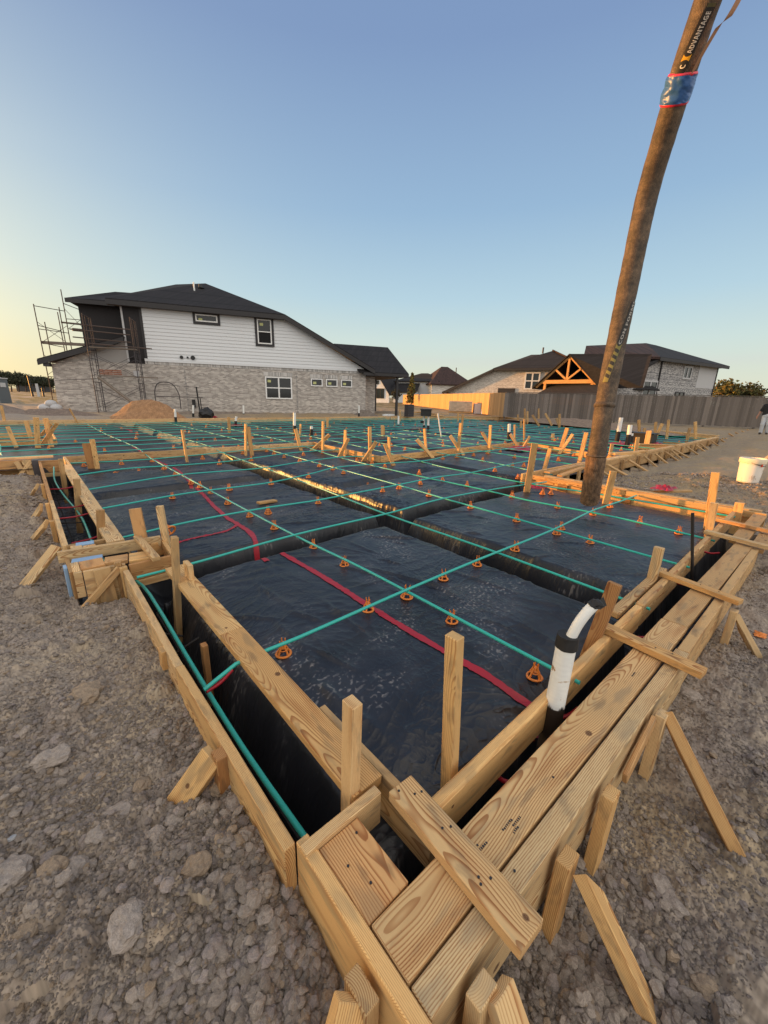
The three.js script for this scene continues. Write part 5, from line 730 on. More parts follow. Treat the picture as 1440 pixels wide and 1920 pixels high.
const BR = { main: std([.92, .90, .88], .9, { map: brickTex([.56, .54, .525], [.82, .80, .775], [.74, .72, .70]) }), white: std([1, 1, 1], .9, { map: brickTex([.66, .63, .60], [.88, .86, .83], [.80, .78, .76]) }), stone: std([1, 1, 1], .9, { map: brickTex([.36, .36, .38], [.80, .79, .78], [.62, .61, .60]) }) };
const SH = { dark: std([1, 1, 1], .92, { map: shingleTex, side: THREE.DoubleSide }), brown: std([3.4, 2.0, 1.5], .92, { map: shingleTex, side: THREE.DoubleSide }) };  // brown: the same shingles brightened and warmed, low sunlight put into roof colour
const MT = { siding: std([.69, .71, .73], .7), trim: std([.030, .028, .030], .65), sheath: std([.33, .32, .31], .8), felt: std([.022, .020, .022], .85), frameW: std([.78, .78, .77], .5), soffit: std([.06, .055, .055], .8), stucco: std([.48, .48, .49], .9), concrete: std([.30, .29, .28], .9) };
const uvB = (x, y, z) => [(x + z) / 2.4, y / 2.4], uvR = (x, y, z) => [(x + z * .6) / 2.6, (y + z * .4) / 2.0];
function lot(name, label, category, A, e, y0 = 0) { const t = thing(name, label, category, [A[0], y0, A[1]]); t.rotation.y = Math.atan2(-e[1], e[0]); return t; } // local x along the front, z towards the viewer
const wallP = (n, poly, th, m, t) => mesh(n, slabPoly(poly, 0, 0, -th, uvB), m, t);
const roofP = (n, polys, th, m, t) => mesh(n, polys.map(p => slabPoly(p, 0, -th, 0, uvR)), m, t);
const fr = (poly) => poly.map(p => p.length === 2 ? [p[0], p[1], 0] : p);
function windowAt(t, x0, x1, y0, y1, z, cols, rows, frameMat, o = {}) { // a framed window with its panes
  const b = o.b ?? .07, g = []; g.push(box(x1 - x0, b, .09, (x0 + x1) / 2, y1 - b / 2, z), box(x1 - x0, b, .09, (x0 + x1) / 2, y0 + b / 2, z), box(b, y1 - y0 - 2 * b, .09, x0 + b / 2, (y0 + y1) / 2, z), box(b, y1 - y0 - 2 * b, .09, x1 - b / 2, (y0 + y1) / 2, z));
  for (let i = 1; i < cols; i++) g.push(box(b * 1.1, y1 - y0 - 2 * b, .08, mix(x0, x1, i / cols), (y0 + y1) / 2, z)); for (let i = 1; i < rows; i++) g.push(box(x1 - x0 - 2 * b, b * .8, .07, (x0 + x1) / 2, mix(y0, y1, i / rows), z - .003));
  const f = mesh('window', g, frameMat, t);
  for (let i = 0; i < cols; i++) for (let j = 0; j < rows; j++) { const a = mix(x0, x1, i / cols) + b * .5, c = mix(x0, x1, (i + 1) / cols) - b * .5, d = mix(y0, y1, j / rows) + b * .4, e = mix(y0, y1, (j + 1) / rows) - b * .4; mesh('pane', box(c - a, e - d, .012, (a + c) / 2, (d + e) / 2, z - .02), o.open && j === 0 ? M.dark : M.glass, f); }
  if (o.trim) mesh('window_trim', [box(x1 - x0 + .3, .15, .10, (x0 + x1) / 2, y1 + .075, z - .02), box(x1 - x0 + .3, .15, .10, (x0 + x1) / 2, y0 - .075, z - .02), box(.15, y1 - y0, .10, x0 - .075, (y0 + y1) / 2, z - .02), box(.15, y1 - y0, .10, x1 + .075, (y0 + y1) / 2, z - .02)], MT.trim, t);
  if (o.sticker) mesh('sticker', box(.22, .16, .004, x0 + .28, y1 - .3, z - .008), std([.50, .52, .22], .6), f);
  return f;
}
const soldier = (n, x0, x1, y, h, z, t, light = [.62, .60, .58]) => { const g = []; for (let x = x0; x < x1 - .03; x += .078) { const v = rr(.55, 1.1); g.push(tint(box(.066, h - .015, .05, x + .035, y + h / 2, z), light[0] * v, light[1] * v, light[2] * v)); } return kin(mesh(n, g, std([1, 1, 1], .9, { vertexColors: true }), t), 'stuff'); };
const HA = [1.64, -31.03], HE = [.93008, .36734], HY = .15;
{ // main house
  const t = lot('brick_house', 'two-storey house under construction, pale brick below white siding and a dark shingle roof', 'house', HA, HE, HY);
  wallP('brick_wall', fr([[0, -.5], [19.2, -.5], [19.2, 2.86], [4.0, 2.86], [1.7, 2.92], [.1, 2.62]]), .3, BR.main, t);
  wallP('side_wall', [[19.2, -.5, -.3], [19.2, -.5, -9], [19.2, 2.86, -9], [19.2, 2.86, -.3]], .01, BR.main, t); wallP('side_wall', [[0, -.5, -.3], [0, 2.6, -.3], [0, 2.6, -9], [0, -.5, -9]], .01, BR.main, t);
  mesh('slab_edge', box(19.4, .55, 9.6, 9.6, -.38, -4.7), MT.concrete, t);
  wallP('sheathing', fr([[1.7, 2.925], [4.0, 2.865], [4.0, 4.12], [3.2, 3.78]]).map(p => [p[0], p[1], -.02]), .1, MT.sheath, t);
  wallP('sheathing', [[.15, 2.66, -.06], [1.7, 2.93, -.06], [3.2, 3.8, -.06], [3.0, 3.85, -.06]], .05, BR.main, t);
  wallP('upper_wall', [[4.0, 2.87, -.06], [19.25, 2.87, -.06], [13.3, 6.2, -.06], [4.0, 6.2, -.06]], .2, MT.felt, t);
  const wall2 = wallP('felt_wall', [[1.08, 3.0, -3], [4.0, 3.0, -3], [4.0, 6.75, -3], [1.08, 6.6, -3]], .2, MT.felt, t); wallP('felt_wall', [[1.08, 3.2, -3.2], [1.08, 6.5, -3.2], [1.08, 6.5, -9], [1.08, 3.2, -9]], .01, MT.felt, t); wallP('felt_wall', [[4.0, 3.0, -3.0], [4.0, 6.3, -3.0], [4.0, 6.3, -.1], [4.0, 3.0, -.1]], .02, MT.felt, t);
  mesh('felt_corner', box(.95, 3.0, .05, 4.48, 4.66, -.02), MT.felt, t); mesh('corner_board', box(.14, 3.02, .09, 5.0, 4.66, .01), MT.trim, t); mesh('corner_board', box(.10, 3.3, .08, 4.02, 4.6, .0), MT.stucco, t); mesh('corner_board', box(.10, 2.6, .08, 3.7, 5.1, -2.93), MT.stucco, t);
  mesh('white_band', box(2.9, .55, .05, 2.55, 3.45, -2.9), MT.siding, t);
  { const n = 15, h = 3.07 / n; for (let i = 0; i < n; i++) { const y0 = 3.12 + i * h, y1 = y0 + h + .012, xr = y => 19.22 - (y - 3.12) * (5.95 / 3.08); const f = [[5.07, y0, .045], [Math.max(5.2, xr(y0)), y0, .045], [Math.max(5.2, xr(y1)), y1, .012], [5.07, y1, .012]]; mesh('siding_board', slabPoly(f, 0, 0, -.03, uvB), MT.siding, t); } }
  soldier('soldier_course', 4.9, 19.18, 2.86, .26, -.02, t);
  soldier('soldier_course', 11.9, 13.85, 2.45, .26, .02, t); for (const x of [15.05, 16.1, 17.2]) soldier('soldier_course', x, x + .95, 2.44, .25, .02, t);
  windowAt(t, 11.97, 13.77, .95, 2.42, .03, 2, 2, MT.frameW, { sticker: 1, b: .085 }); for (const x of [15.1, 16.19, 17.29]) windowAt(t, x, x + .84, 1.88, 2.41, .03, 1, 1, MT.frameW, { sticker: 1 });
  windowAt(t, 8.0, 9.27, 5.52, 5.94, .06, 1, 1, MT.frameW, { trim: 1, sticker: 1 }); windowAt(t, 11.66, 12.56, 4.46, 5.96, .06, 1, 2, MT.frameW, { trim: 1, open: 1, sticker: 1 });
  for (const [x, r] of [[6.97, .10], [7.32, .06], [7.62, .13]]) mesh('wall_vent', cyl([x, 3.36, .03], [x, 3.36, .12], r, 16), M.black, t);
  for (const x of [7.05, 14.12]) { mesh('expansion_joint', box(.035, 2.7, .012, x, 1.4, .006), std([.30, .29, .28], .9), t); const g = []; for (let y = .1; y < 2.7; y += .34) g.push(box(.12, .06, .012, x, y, .008)); kin(mesh('joint_ties', g, std([.22, .21, .21], .9), t), 'stuff'); }
  mesh('frieze', box(14.4, .16, .10, 12.1, 3.10, .012).scale(1, 1, 1), MT.siding, t).visible = true;
  // roofs
  roofP('main_roof', [[[3.4, 6.32, .45], [13.45, 6.32, .45], [8.6, 8.65, -4.2], [6.7, 8.38, -4.2]], [[13.45, 6.32, .45], [19.75, 3.22, .45], [19.75, 3.22, -9], [8.6, 8.65, -9], [8.6, 8.65, -4.2]], [[3.4, 6.32, .45], [6.7, 8.38, -4.2], [6.7, 8.38, -6], [3.4, 6.32, -9.5]], [[6.7, 8.38, -4.2], [8.6, 8.65, -4.2], [8.6, 8.65, -9], [6.7, 8.38, -6]]], .10, SH.dark, t);
  mesh('fascia', [box(10.1, .26, .05, 8.42, 6.13, .46), slabPoly([[13.45, 6.26, .48], [19.78, 3.14, .48], [19.78, 2.86, .48], [13.45, 5.98, .48]], 0, 0, -.05, uvB)], MT.trim, t); mesh('soffit', [box(10.0, .05, .46, 8.4, 6.04, .21)], MT.soffit, t);
  roofP('side_roof', [[[.6, 6.62, -2.5], [4.7, 6.75, -2.5], [4.7, 7.8, -5.2], [2.9, 7.62, -4.6]], [[.6, 6.62, -2.5], [2.9, 7.62, -4.6], [2.9, 7.62, -7], [.6, 6.62, -9]], [[2.9, 7.62, -4.6], [4.7, 7.8, -5.2], [6.5, 7.9, -8], [2.9, 7.62, -7]]], .10, SH.dark, t); mesh('fascia', box(3.7, .24, .06, 2.45, 6.5, -2.48), MT.trim, t);
  roofP('garage_roof', [[[-.38, 2.86, .42], [4.0, 4.36, .42], [4.0, 4.36, -6.5], [-.38, 2.86, -6.5]]], .09, SH.dark, t); mesh('fascia', [slabPoly([[-.40, 2.80, .44], [4.0, 4.30, .44], [4.0, 4.04, .44], [-.40, 2.52, .44]], 0, 0, -.05, uvB), box(.3, .22, .34, -.02, 2.58, .22)], MT.trim, t);
  roofP('wing_roof', [[[18.6, 3.0, .38], [22.5, 3.0, .38], [22.15, 5.22, -3.4], [17.6, 5.22, -3.4]], [[22.5, 3.0, .38], [22.5, 3.0, -7.2], [22.15, 5.22, -3.4]], [[17.6, 5.22, -3.4], [22.15, 5.22, -3.4], [22.5, 3.0, -7.2], [17.6, 3.0, -7.2]]], .10, SH.dark, t); mesh('fascia', [box(3.6, .2, .05, 20.7, 2.86, .39), box(.05, .2, 7.5, 22.5, 2.86, -3.4)], MT.trim, t); mesh('patio_soffit', box(3.3, .05, 7.2, 20.85, 2.77, -3.4), MT.soffit, t);
  wallP('patio_wall', [[19.22, -.4, -.9], [20.25, -.4, -.9], [20.25, 2.75, -.9], [19.22, 2.75, -.9]], .25, BR.main, t); mesh('post', box(.16, 3.3, .16, 21.68, 1.1, .1), MT.trim, t); mesh('post', box(.16, 3.3, .16, 22.2, 1.1, -6.5), MT.trim, t);
  mesh('roof_pipe', cyl([7.95, 7.55, -2.4], [7.95, 8.25, -2.4], .05, 10), M.pvc, t); mesh('roof_pipe', cyl([15.2, 5.2, -5], [15.2, 6.2, -5], .05, 10), M.pvc, t); mesh('roof_vent', new THREE.CylinderGeometry(.14, .2, .22, 12).translate(8.35, 8.18, -3.0), M.black, t);
  mesh('hose_bib', box(.2, .5, .15, 7.4, .55, .08), M.black, t);
}
const toHouse = (x, z) => [HA[0] + HE[0] * x - HE[1] * z, HA[1] + HE[1] * x + HE[0] * z]; // local x, z (z towards viewer) to world
const local = (name, label, cat, x, z, y = HY, group) => { const [X, Z] = toHouse(x, z), t = thing(name, label, cat, [X, y, Z], group); t.rotation.y = Math.atan2(-HE[1], HE[0]); return t; };
{ // scaffold tower before the brick wall
  const t = local('scaffold', 'rusty steel scaffold tower standing against the left part of the brick house', 'scaffold', 3.6, 1.0), P = .024;
  for (const x of [-1.12, 1.12]) for (let k = 0; k < 3; k++) { const y = k * 1.75, g = [cyl([x, y - .1, -.7], [x, y + 1.72, -.7], P), cyl([x, y - .1, .75], [x, y + 1.72, .75], P), cyl([x, y + 1.68, -.7], [x, y + 1.68, .75], P * .8), cyl([x, y + 1.2, -.7], [x, y + 1.2, .75], P * .7)]; for (let q = 1; q < 5; q++) g.push(cyl([x, y + q * .3, -.7], [x, y + q * .3, -.3], P * .6)); g.push(cyl([x, y, -.3], [x, y + 1.68, -.3], P * .7), cyl([x, y + .1, .35], [x, y + 1.68, .35], P * .6)); mesh('frame', g, k === 2 ? M.rust : M.steel, t); }
  for (const z of [-.7, .75]) for (let k = 0; k < 2; k++) { mesh('cross_brace', cyl([-1.12, k * 1.75 + .25, z], [1.12, k * 1.75 + 1.45, z], .012, 6), M.steel, t); mesh('cross_brace', cyl([-1.12, k * 1.75 + 1.45, z + .02], [1.12, k * 1.75 + .25, z + .02], .012, 6), M.steel, t); }
  for (const [y, x0, x1, z] of [[4.32, -1.9, .95, .4], [4.62, -1.9, 1.1, .2], [3.62, -1.1, 2.0, .6], [3.95, -1.9, .9, .1]]) mesh('rail', cyl([x0, y + .1, z], [x1, y, z], .035, 6), M.rust, t);
  mesh('plank', box(2.0, .05, .25, .1, 2.05, .3), M.weathered, t); mesh('plank', box(1.2, .05, .25, 1.5, 2.02, .55), M.weathered, t); mesh('plank', box(2.3, .06, .3, .0, 3.56, .2), M.weathered, t);
  for (const [a, n, m] of [[[-.35, 2.1, .3], 5, std([.30, .13, .08], .9)]]) { const g = []; for (let i = 0; i < n; i++) for (let j = 0; j < 3; j++) g.push(box(.2, .07, .1, a[0] + i * .22 - .4, a[1] + .05 + j * .1, a[2] + rr(-.04, .04), rr(-.2, .2))); kin(mesh('brick_stack', g, m, t), 'stuff'); }
  mesh('mortar_bucket', new THREE.CylinderGeometry(.16, .13, .3, 14).translate(1.0, 2.22, .4), MT.stucco, t);
  const p = local('leaning_plank', 'long weathered plank leaning from the scaffold down to the dirt pile', 'plank', 4.3, 2.6); mesh('plank_body', cyl([-1.6, 1.95, -1.1], [.9, .0, .6], .09, 4), M.weathered, p);
  const a = local('metal_arch', 'thin arched metal frame and posts leaning on the brick wall right of the scaffold', 'metal frame', 5.9, .5); mesh('arch', tube([[-.55, -.1, 0], [-.6, 1.3, 0], [-.35, 1.75, 0], [.35, 1.75, 0], [.7, 1.2, 0], [.75, .2, 0]], .03, 40, 6), M.steel, a); mesh('bar', cyl([-.55, .95, .02], [2.1, .95, .02], .02, 6), M.steel, a); mesh('post', cyl([1.85, -.1, .1], [1.78, 1.6, .1], .045, 8), M.black, a); mesh('post', cyl([1.98, -.1, .3], [1.95, .9, .3], .03, 8), M.black, a); mesh('mason_line', cyl([-1.2, 1.75, .1], [1.9, 1.55, .1], .012, 5), M.steel, a); mesh('mason_line', cyl([-5.6, 1.72, .02], [-2.2, 2.0, .02], .014, 5), M.steel, a);
  const w = local('scaffold', 'taller scaffold at the left end of the brick house seen against the yellow sky', 'scaffold', -.15, -3.6);
  for (const [x, z, h] of [[-1.05, .6, 6.2], [-.45, -1.2, 6.1], [.25, -.2, 7.3], [.75, -2.6, 6.8], [-.6, .8, 5.2], [.1, .2, 6.2]]) mesh('pole', cyl([x, -.2, z], [x, h, z], .028, 6), M.rust, w);
  for (const [y, a2, b] of [[2.0, [-1.05, .6], [-.45, -1.2]], [4.0, [-1.05, .6], [-.45, -1.2]], [5.0, [-1.05, .6], [-.45, -1.2]], [6.1, [-1.05, .6], [.25, -.2]], [4.8, [-1.05, .6], [.25, -.2]], [3.1, [-1.05, .6], [.25, -.2]], [6.5, [.25, -.2], [.75, -2.6]], [5.6, [.25, -.2], [1.6, .2]], [5.9, [.75, -2.6], [1.7, -.4]], [4.2, [.25, -.2], [.75, -2.6]], [1.0, [-1.05, .6], [.25, -.2]], [1.6, [-.6, .8], [.1, .2]], [.8, [-.6, .8], [.1, .2]]]) mesh('rail', cyl([a2[0], y, a2[1]], [b[0], y - .05, b[1]], .022, 6), M.rust, w);
  for (const [y, a2, b] of [[4.0, [-1.05, .6], [.25, -.2]], [2.1, [-1.05, .6], [.25, -.2]], [5.0, [.25, -.2], [.75, -2.6]]]) { mesh('cross_brace', cyl([a2[0], y, a2[1]], [b[0], y + 1.2, b[1]], .014, 5), M.rust, w); mesh('cross_brace', cyl([a2[0], y + 1.2, a2[1]], [b[0], y, b[1]], .014, 5), M.rust, w); }
  mesh('plank', box(3.0, .16, .3, .4, 4.05, .3), M.weathered, w); mesh('plank', box(1.9, .07, .3, .9, 5.35, -.3, .3), M.weathered, w); mesh('plank', box(1.6, .16, .3, 1.2, 5.0, -.6, .4), M.weathered, w);
}
{ // dirt pile and rubble
  const heap = (name, label, x, z, rx, rz, h, col, y = .05, cat = 'dirt pile') => { const n = 46, P = [], I = []; for (let j = 0; j <= n; j++) for (let i = 0; i <= n; i++) { const a = i / n * 2 - 1, b = j / n * 2 - 1, r = Math.hypot(a, b); const k = Math.max(0, 1 - r) ; P.push(a * rx * 1.15, h * Math.min(1, k * 1.35) * (1 + .25 * n2(a * 3 + x, b * 3)) + k * (.10 * n2(a * 8 + x, b * 8 + z) + .05 * n2(a * 19, b * 19)) - .12, b * rz * 1.15); } for (let j = 0; j < n; j++) for (let i = 0; i < n; i++) { const a = j * (n + 1) + i; I.push(a, a + n + 1, a + 1, a + 1, a + n + 1, a + n + 2); } const g = new THREE.BufferGeometry(); g.setAttribute('position', new THREE.Float32BufferAttribute(P, 3)); g.setIndex(I); const uv = []; for (let i = 0; i < P.length; i += 3) uv.push(P[i] / 2, P[i + 2] / 2); g.setAttribute('uv', new THREE.Float32BufferAttribute(uv, 2)); g.computeVertexNormals(); const m = tag(mesh(name, g, std(col, .97, { map: rockMap, bumpMap: rockMap, bumpScale: .03 })), label, cat); m.position.set(x, y, z); m.rotation.y = -.4; return m; };
  heap('dirt_pile', 'heap of orange-brown sand in front of the brick wall', 5.0, -24.4, 1.75, 1.3, 1.02, [.95, .60, .34], .02);
  heap('rubble_pile', 'low rubble and broken ground at the left end behind the slab', -2.2, -28.5, 3.4, 2.2, .75, [.62, .56, .52], .05, 'rubble'); heap('rubble_pile', 'low ridge of dark clods along the foot of the brick wall', 9.5, -26.2, 6, .7, .30, [.58, .54, .50], .05, 'rubble'); heap('rubble_pile', 'scattered dark clods before the scaffold', 1.2, -27, 2.4, 1.2, .45, [.55, .48, .44], .05, 'rubble'); heap('rubble_pile', 'dark soil ridge under the grey fence', 27, -11, 1.2, 6, .35, [.70, .58, .48], .08, 'rubble');
  heap('rubble_pile', 'heap of dark clods at the foot of the house corner', 19.0, -23.4, 1.0, .7, .5, [.5, .48, .46], .05, 'rubble');
  const s = local('cement_bags', 'white wrapped sacks lying by the left end of the house', 'sacks', -.1, .6); for (const [x, y, z, w] of [[-.3, .2, 0, .7], [.25, .2, .1, .6], [0, .42, 0, .6]]) { const g = new THREE.SphereGeometry(.5, 14, 10); g.scale(w, .42, .6); g.translate(x, y, z); mesh('sack', g, MT.stucco, s); }
  const c = thing('black_cube_litter', 'black tarp bundle at the right foot of the dirt pile', 'bundle', [7.9, .05, -24.2]); c.name = 'tarp_bundle'; const bg = rockGeo(9, 2); bg.scale(.42, .42, .35); bg.translate(0, .2, 0); mesh('bundle', bg, M.black, c);
  const pal = thing('brick_pallet', 'sunlit pallet of pale bricks before the lit fence', 'brick pallet', [30.6, .15, -23.6]); pal.rotation.y = -.95; const cols = [.9, 1, 1.1].map(v => std([.60 * v, .47 * v, .34 * v], .9)); const bg2 = new THREE.BoxGeometry(.228, .095, .30); for (let j = 0; j < 9; j++) for (let i = 0; i < 9; i++) { const m = mesh('brick', bg2, cols[Math.floor(rnd() * 3)], pal); m.position.set(i * .236 - .95, .22 + j * .10, rr(-.012, .012)); } mesh('pallet', [box(2.2, .12, 1.1, 0, .08, -.35)], wood('grey', 0), pal); mesh('stack_core', box(2.05, .88, .8, 0, .61, -.55), cols[0], pal);
  const p2 = thing('block_pallet', 'shaded pallet of white wrapped blocks right of the sunlit brick pallet', 'pallet', [32.3, .15, -21.8]); p2.rotation.y = -.9; mesh('blocks', [box(.7, .9, .8, -.9, .45, 0, .1), box(.8, .75, .8, .7, .38, .1), box(.5, .6, .6, 1.5, .3, .3, .4)], MT.stucco, p2); mesh('dark_gap', box(.7, .8, .5, -.1, .4, -.2), M.black, p2); mesh('loose_wrap', slabPoly([[-.5, .9, .45], [.2, .9, .45], [.05, 0, .9], [-.6, 0, .8]], 0, 0, -.03, uvB), MT.frameW, p2);
  const ac = thing('metal_unit', 'grey slatted metal unit standing right of the patio post', 'unit', [21.0, .1, -20.8]); ac.rotation.y = -.2; mesh('casing', box(.5, .85, .5, 0, .42, 0), M.steel, ac); for (let i = 0; i < 7; i++) mesh('slat', box(.46, .03, .02, 0, .12 + i * .11, .26), M.black, ac);
  const ld = thing('plank_pile', 'untidy pile of planks and scraps beyond the right end of the slab', 'plank pile', [23.5, .1, -20.8]); for (let i = 0; i < 9; i++) mesh('plank', boardGeo(rr(1.2, 2.6), .14, .05), wood(i % 2 ? 'grey' : 'gold'), ld).position.set(rr(-1.5, 1.5), .05 + i * .03, rr(-.6, .6)); ld.children.forEach((k, i) => { k.rotation.set(Math.PI / 2, 0, i * .8 + .4); });
  const sw = thing('white_bin', 'white box lying on the ground beside the patio post', 'box', [20.0, .1, -21.9]); mesh('bin_body', box(.9, .12, .5, 0, .06, 0, .3), MT.frameW, sw);
}
{ // portable toilet, left trees, far left details
  const t = thing('portable_toilet', 'grey portable toilet with pale domed roof at the left edge', 'portable toilet', [-1.35, .1, -46.3]); t.rotation.y = -.55; const gm = std([.13, .15, .16], .6), rf = std([.62, .63, .62], .5);
  mesh('cabin', box(1.25, 2.0, 1.25, 0, 1.0, 0), gm, t); const dome = new THREE.SphereGeometry(.86, 20, 8, 0, 6.2832, 0, 1.2); dome.scale(.80, .26, .80); dome.translate(0, 1.93, 0); mesh('roof', [dome, box(1.34, .07, 1.34, 0, 2.02, 0)], rf, t); mesh('door', box(.95, 1.78, .04, .0, .95, .64), std([.16, .185, .195], .55), t); for (const [x, z, r] of [[0, .67, 0], [.645, 0, Math.PI / 2]]) mesh('sign_panel', box(.62, .34, .012, x, 1.5, z, r), rf, t); mesh('vent_pipe', cyl([-.4, 1.9, -.4], [-.4, 2.5, -.4], .05), gm, t);
  const leafG = (n, rx, ry, rz, s, tone) => { const P = [], N = [], C = []; for (let i = 0; i < n; i++) { const a = rnd() * 6.2832, u = rnd() * 2 - 1, r = Math.pow(rnd(), .45), lump = .72 + .55 * n2(Math.cos(a) * 2.2 + n, u * 2.4 + Math.sin(a) * 2); const c = [Math.cos(a) * Math.sqrt(1 - u * u) * r * rx * lump, u * r * ry * lump, Math.sin(a) * Math.sqrt(1 - u * u) * r * rz * lump]; const q = s * rr(.6, 1.4), e1 = V3(rr(-1, 1), rr(-1, 1), rr(-1, 1)).normalize(), e2 = V3(rr(-1, 1), rr(-1, 1), rr(-1, 1)).cross(e1).normalize(); const v = rr(.6, 1.25), w = rnd(); for (const [A, B] of [[-1, -.5], [1, -.5], [0, 1]]) { P.push(c[0] + (e1.x * A + e2.x * B) * q, c[1] + (e1.y * A + e2.y * B) * q, c[2] + (e1.z * A + e2.z * B) * q); C.push(tone[0] * v * (w > .8 ? 1.5 : 1), tone[1] * v, tone[2] * v); } } const g = new THREE.BufferGeometry(); g.setAttribute('position', new THREE.Float32BufferAttribute(P, 3)); g.setAttribute('color', new THREE.Float32BufferAttribute(C, 3)); g.computeVertexNormals(); return g; };
  const leafM = std([1, 1, 1], .9, { vertexColors: true, side: THREE.DoubleSide });
  const tree = (x, z, h, w, tone, label, group, n = 1500, name = 'tree', y = .1) => { const o = thing(name, label, 'tree', [x, y, z], group); mesh('trunk', [cyl([0, -.2, 0], [.05 * h, h * .62, 0], .035 * h, 8, .016 * h), cyl([.02 * h, h * .35, 0], [.16 * w, h * .7, .1], .014 * h, 6, .007 * h), cyl([.02 * h, h * .4, 0], [-.2 * w, h * .72, -.1], .014 * h, 6, .007 * h)], std([.09, .065, .05], .95), o); const g = leafG(n, w / 2, h * .40, w / 2, Math.min(w, h) * .036, tone); g.translate(0, h * .60, 0); mesh('crown', g, leafM, o); return o; };
  const TG = [.060, .075, .030];
  const ray = (px, py, D) => { const f = 738, X = px - 720, Y = 960 - py, L = Math.hypot(X * .74658 + Y * .16841 + f * .64363, X * .66484 - Y * .22482 - f * .71235); const k = D / f; return [(X * .74658 + Y * .16841 + f * .64363) * k, (X * .66484 - Y * .22482 - f * .71235) * k]; };
  const far = [[-12, 7.2, 9, 'tree at the far left edge behind the portable toilet'], [4, 7.5, 10, 'dark tree above the portable toilet, just inside the left edge'], [22, 6.2, 9, 'rounded dark tree in the far row, right of the portable toilet'], [36, 7.0, 9, 'broad dark tree in the middle of the far left row'], [50, 6.4, 10, 'dark tree in the far row just left of the low far roof'], [84, 5.8, 7, 'tree in the far row touching the left scaffold'], [100, 5.2, 8, 'last tree of the far row behind the left scaffold']];
  for (const [px, h, w, l] of far) { const [x, z] = [LEFT_TREES[px][0], LEFT_TREES[px][1]]; tree(x, z, h, w, [.040, .048, .024], l, 'row of trees on the far left horizon', 1600); }
  const rh = thing('far_house', 'far low house roof among the trees at the left', 'house', [LEFT_TREES[66][0], .1, LEFT_TREES[66][1]]); rh.rotation.y = -.6; mesh('wall', box(9, 2.6, 5, 0, 1.3, 0), MT.soffit, rh); mesh('roof', slabPoly([[-5.2, 2.6, 3], [5.2, 2.6, 3], [3, 5.6, -1], [-3, 5.6, -1]], 0, -.2, 0, uvR), SH.dark, rh); mesh('roof', slabPoly([[-5.2, 2.6, 3], [-3, 5.6, -1], [-5.2, 2.6, -5]], 0, -.2, 0, uvR), SH.dark, rh); mesh('roof', slabPoly([[5.2, 2.6, 3], [3, 5.6, -1], [5.2, 2.6, -5]], 0, -.2, 0, uvR), SH.dark, rh);
  const cl = (x, z, h, w, l, n) => tree(x, z, h, w, [.12, .11, .03], l, null, Math.round(n * .6));
  cl(74.0, -11.4, 5.4, 5.6, 'round olive tree behind the grey fence at the right', 2200); cl(76.5, -9.0, 5.0, 5.2, 'yellow-green tree behind the grey fence near the right edge', 2200); tree(75.6, -10.2, 3.6, 4.5, [.035, .04, .022], 'low dark bush between the two trees behind the grey fence', null, 1200, 'bush');
  const cn = thing('conifer', 'small yellowish conifer standing left of the lit fence', 'tree', [CON[0], .1, CON[1]]); mesh('trunk', cyl([0, -.2, 0], [0, 3.5, 0], .12, 8, .03), std([.09, .065, .05], .95), cn); const ls = []; for (let k = 0; k < 9; k++) { const g = leafG(170, 1.45 * (1 - k / 10), .5, 1.45 * (1 - k / 10), .16, [.15, .13, .035]); g.translate(0, .7 + k * .56, 0); ls.push(g); } mesh('crown', ls, leafM, cn);
  tree(CON[0] - 5.2, CON[1] + 1.5, 3.0, 2.4, [.035, .04, .022], 'dark shrub under the conifer beside the white gabled house', null, 900, 'shrub'); tree(CON[0] + 9, CON[1] + 2, 3.4, 3.0, [.03, .035, .02], 'dark shrub right of the conifer behind the lit fence', null, 900, 'shrub');
  const ps = thing('marker_post', 'thin pale post standing in the rough ground left of the scaffold', 'post', [-1.0, .05, -33.0]); mesh('post_body', cyl([0, -.3, 0], [0, 1.75, 0], .05), wood('pale', 1), ps);
  const sg = thing('post_frame', 'dark post frame with a white panel on the lawn left of the scaffold', 'frame', [LEFT_TREES[70][0], .1, LEFT_TREES[70][1]]); mesh('post', cyl([-.6, -.2, 0], [-.7, 3.2, 0], .14), M.black, sg); mesh('post', cyl([.7, -.2, 0], [.7, 1.4, 0], .12), M.black, sg); mesh('panel', box(.35, 2.0, .1, .1, 1.0, 0), MT.stucco, sg);
}
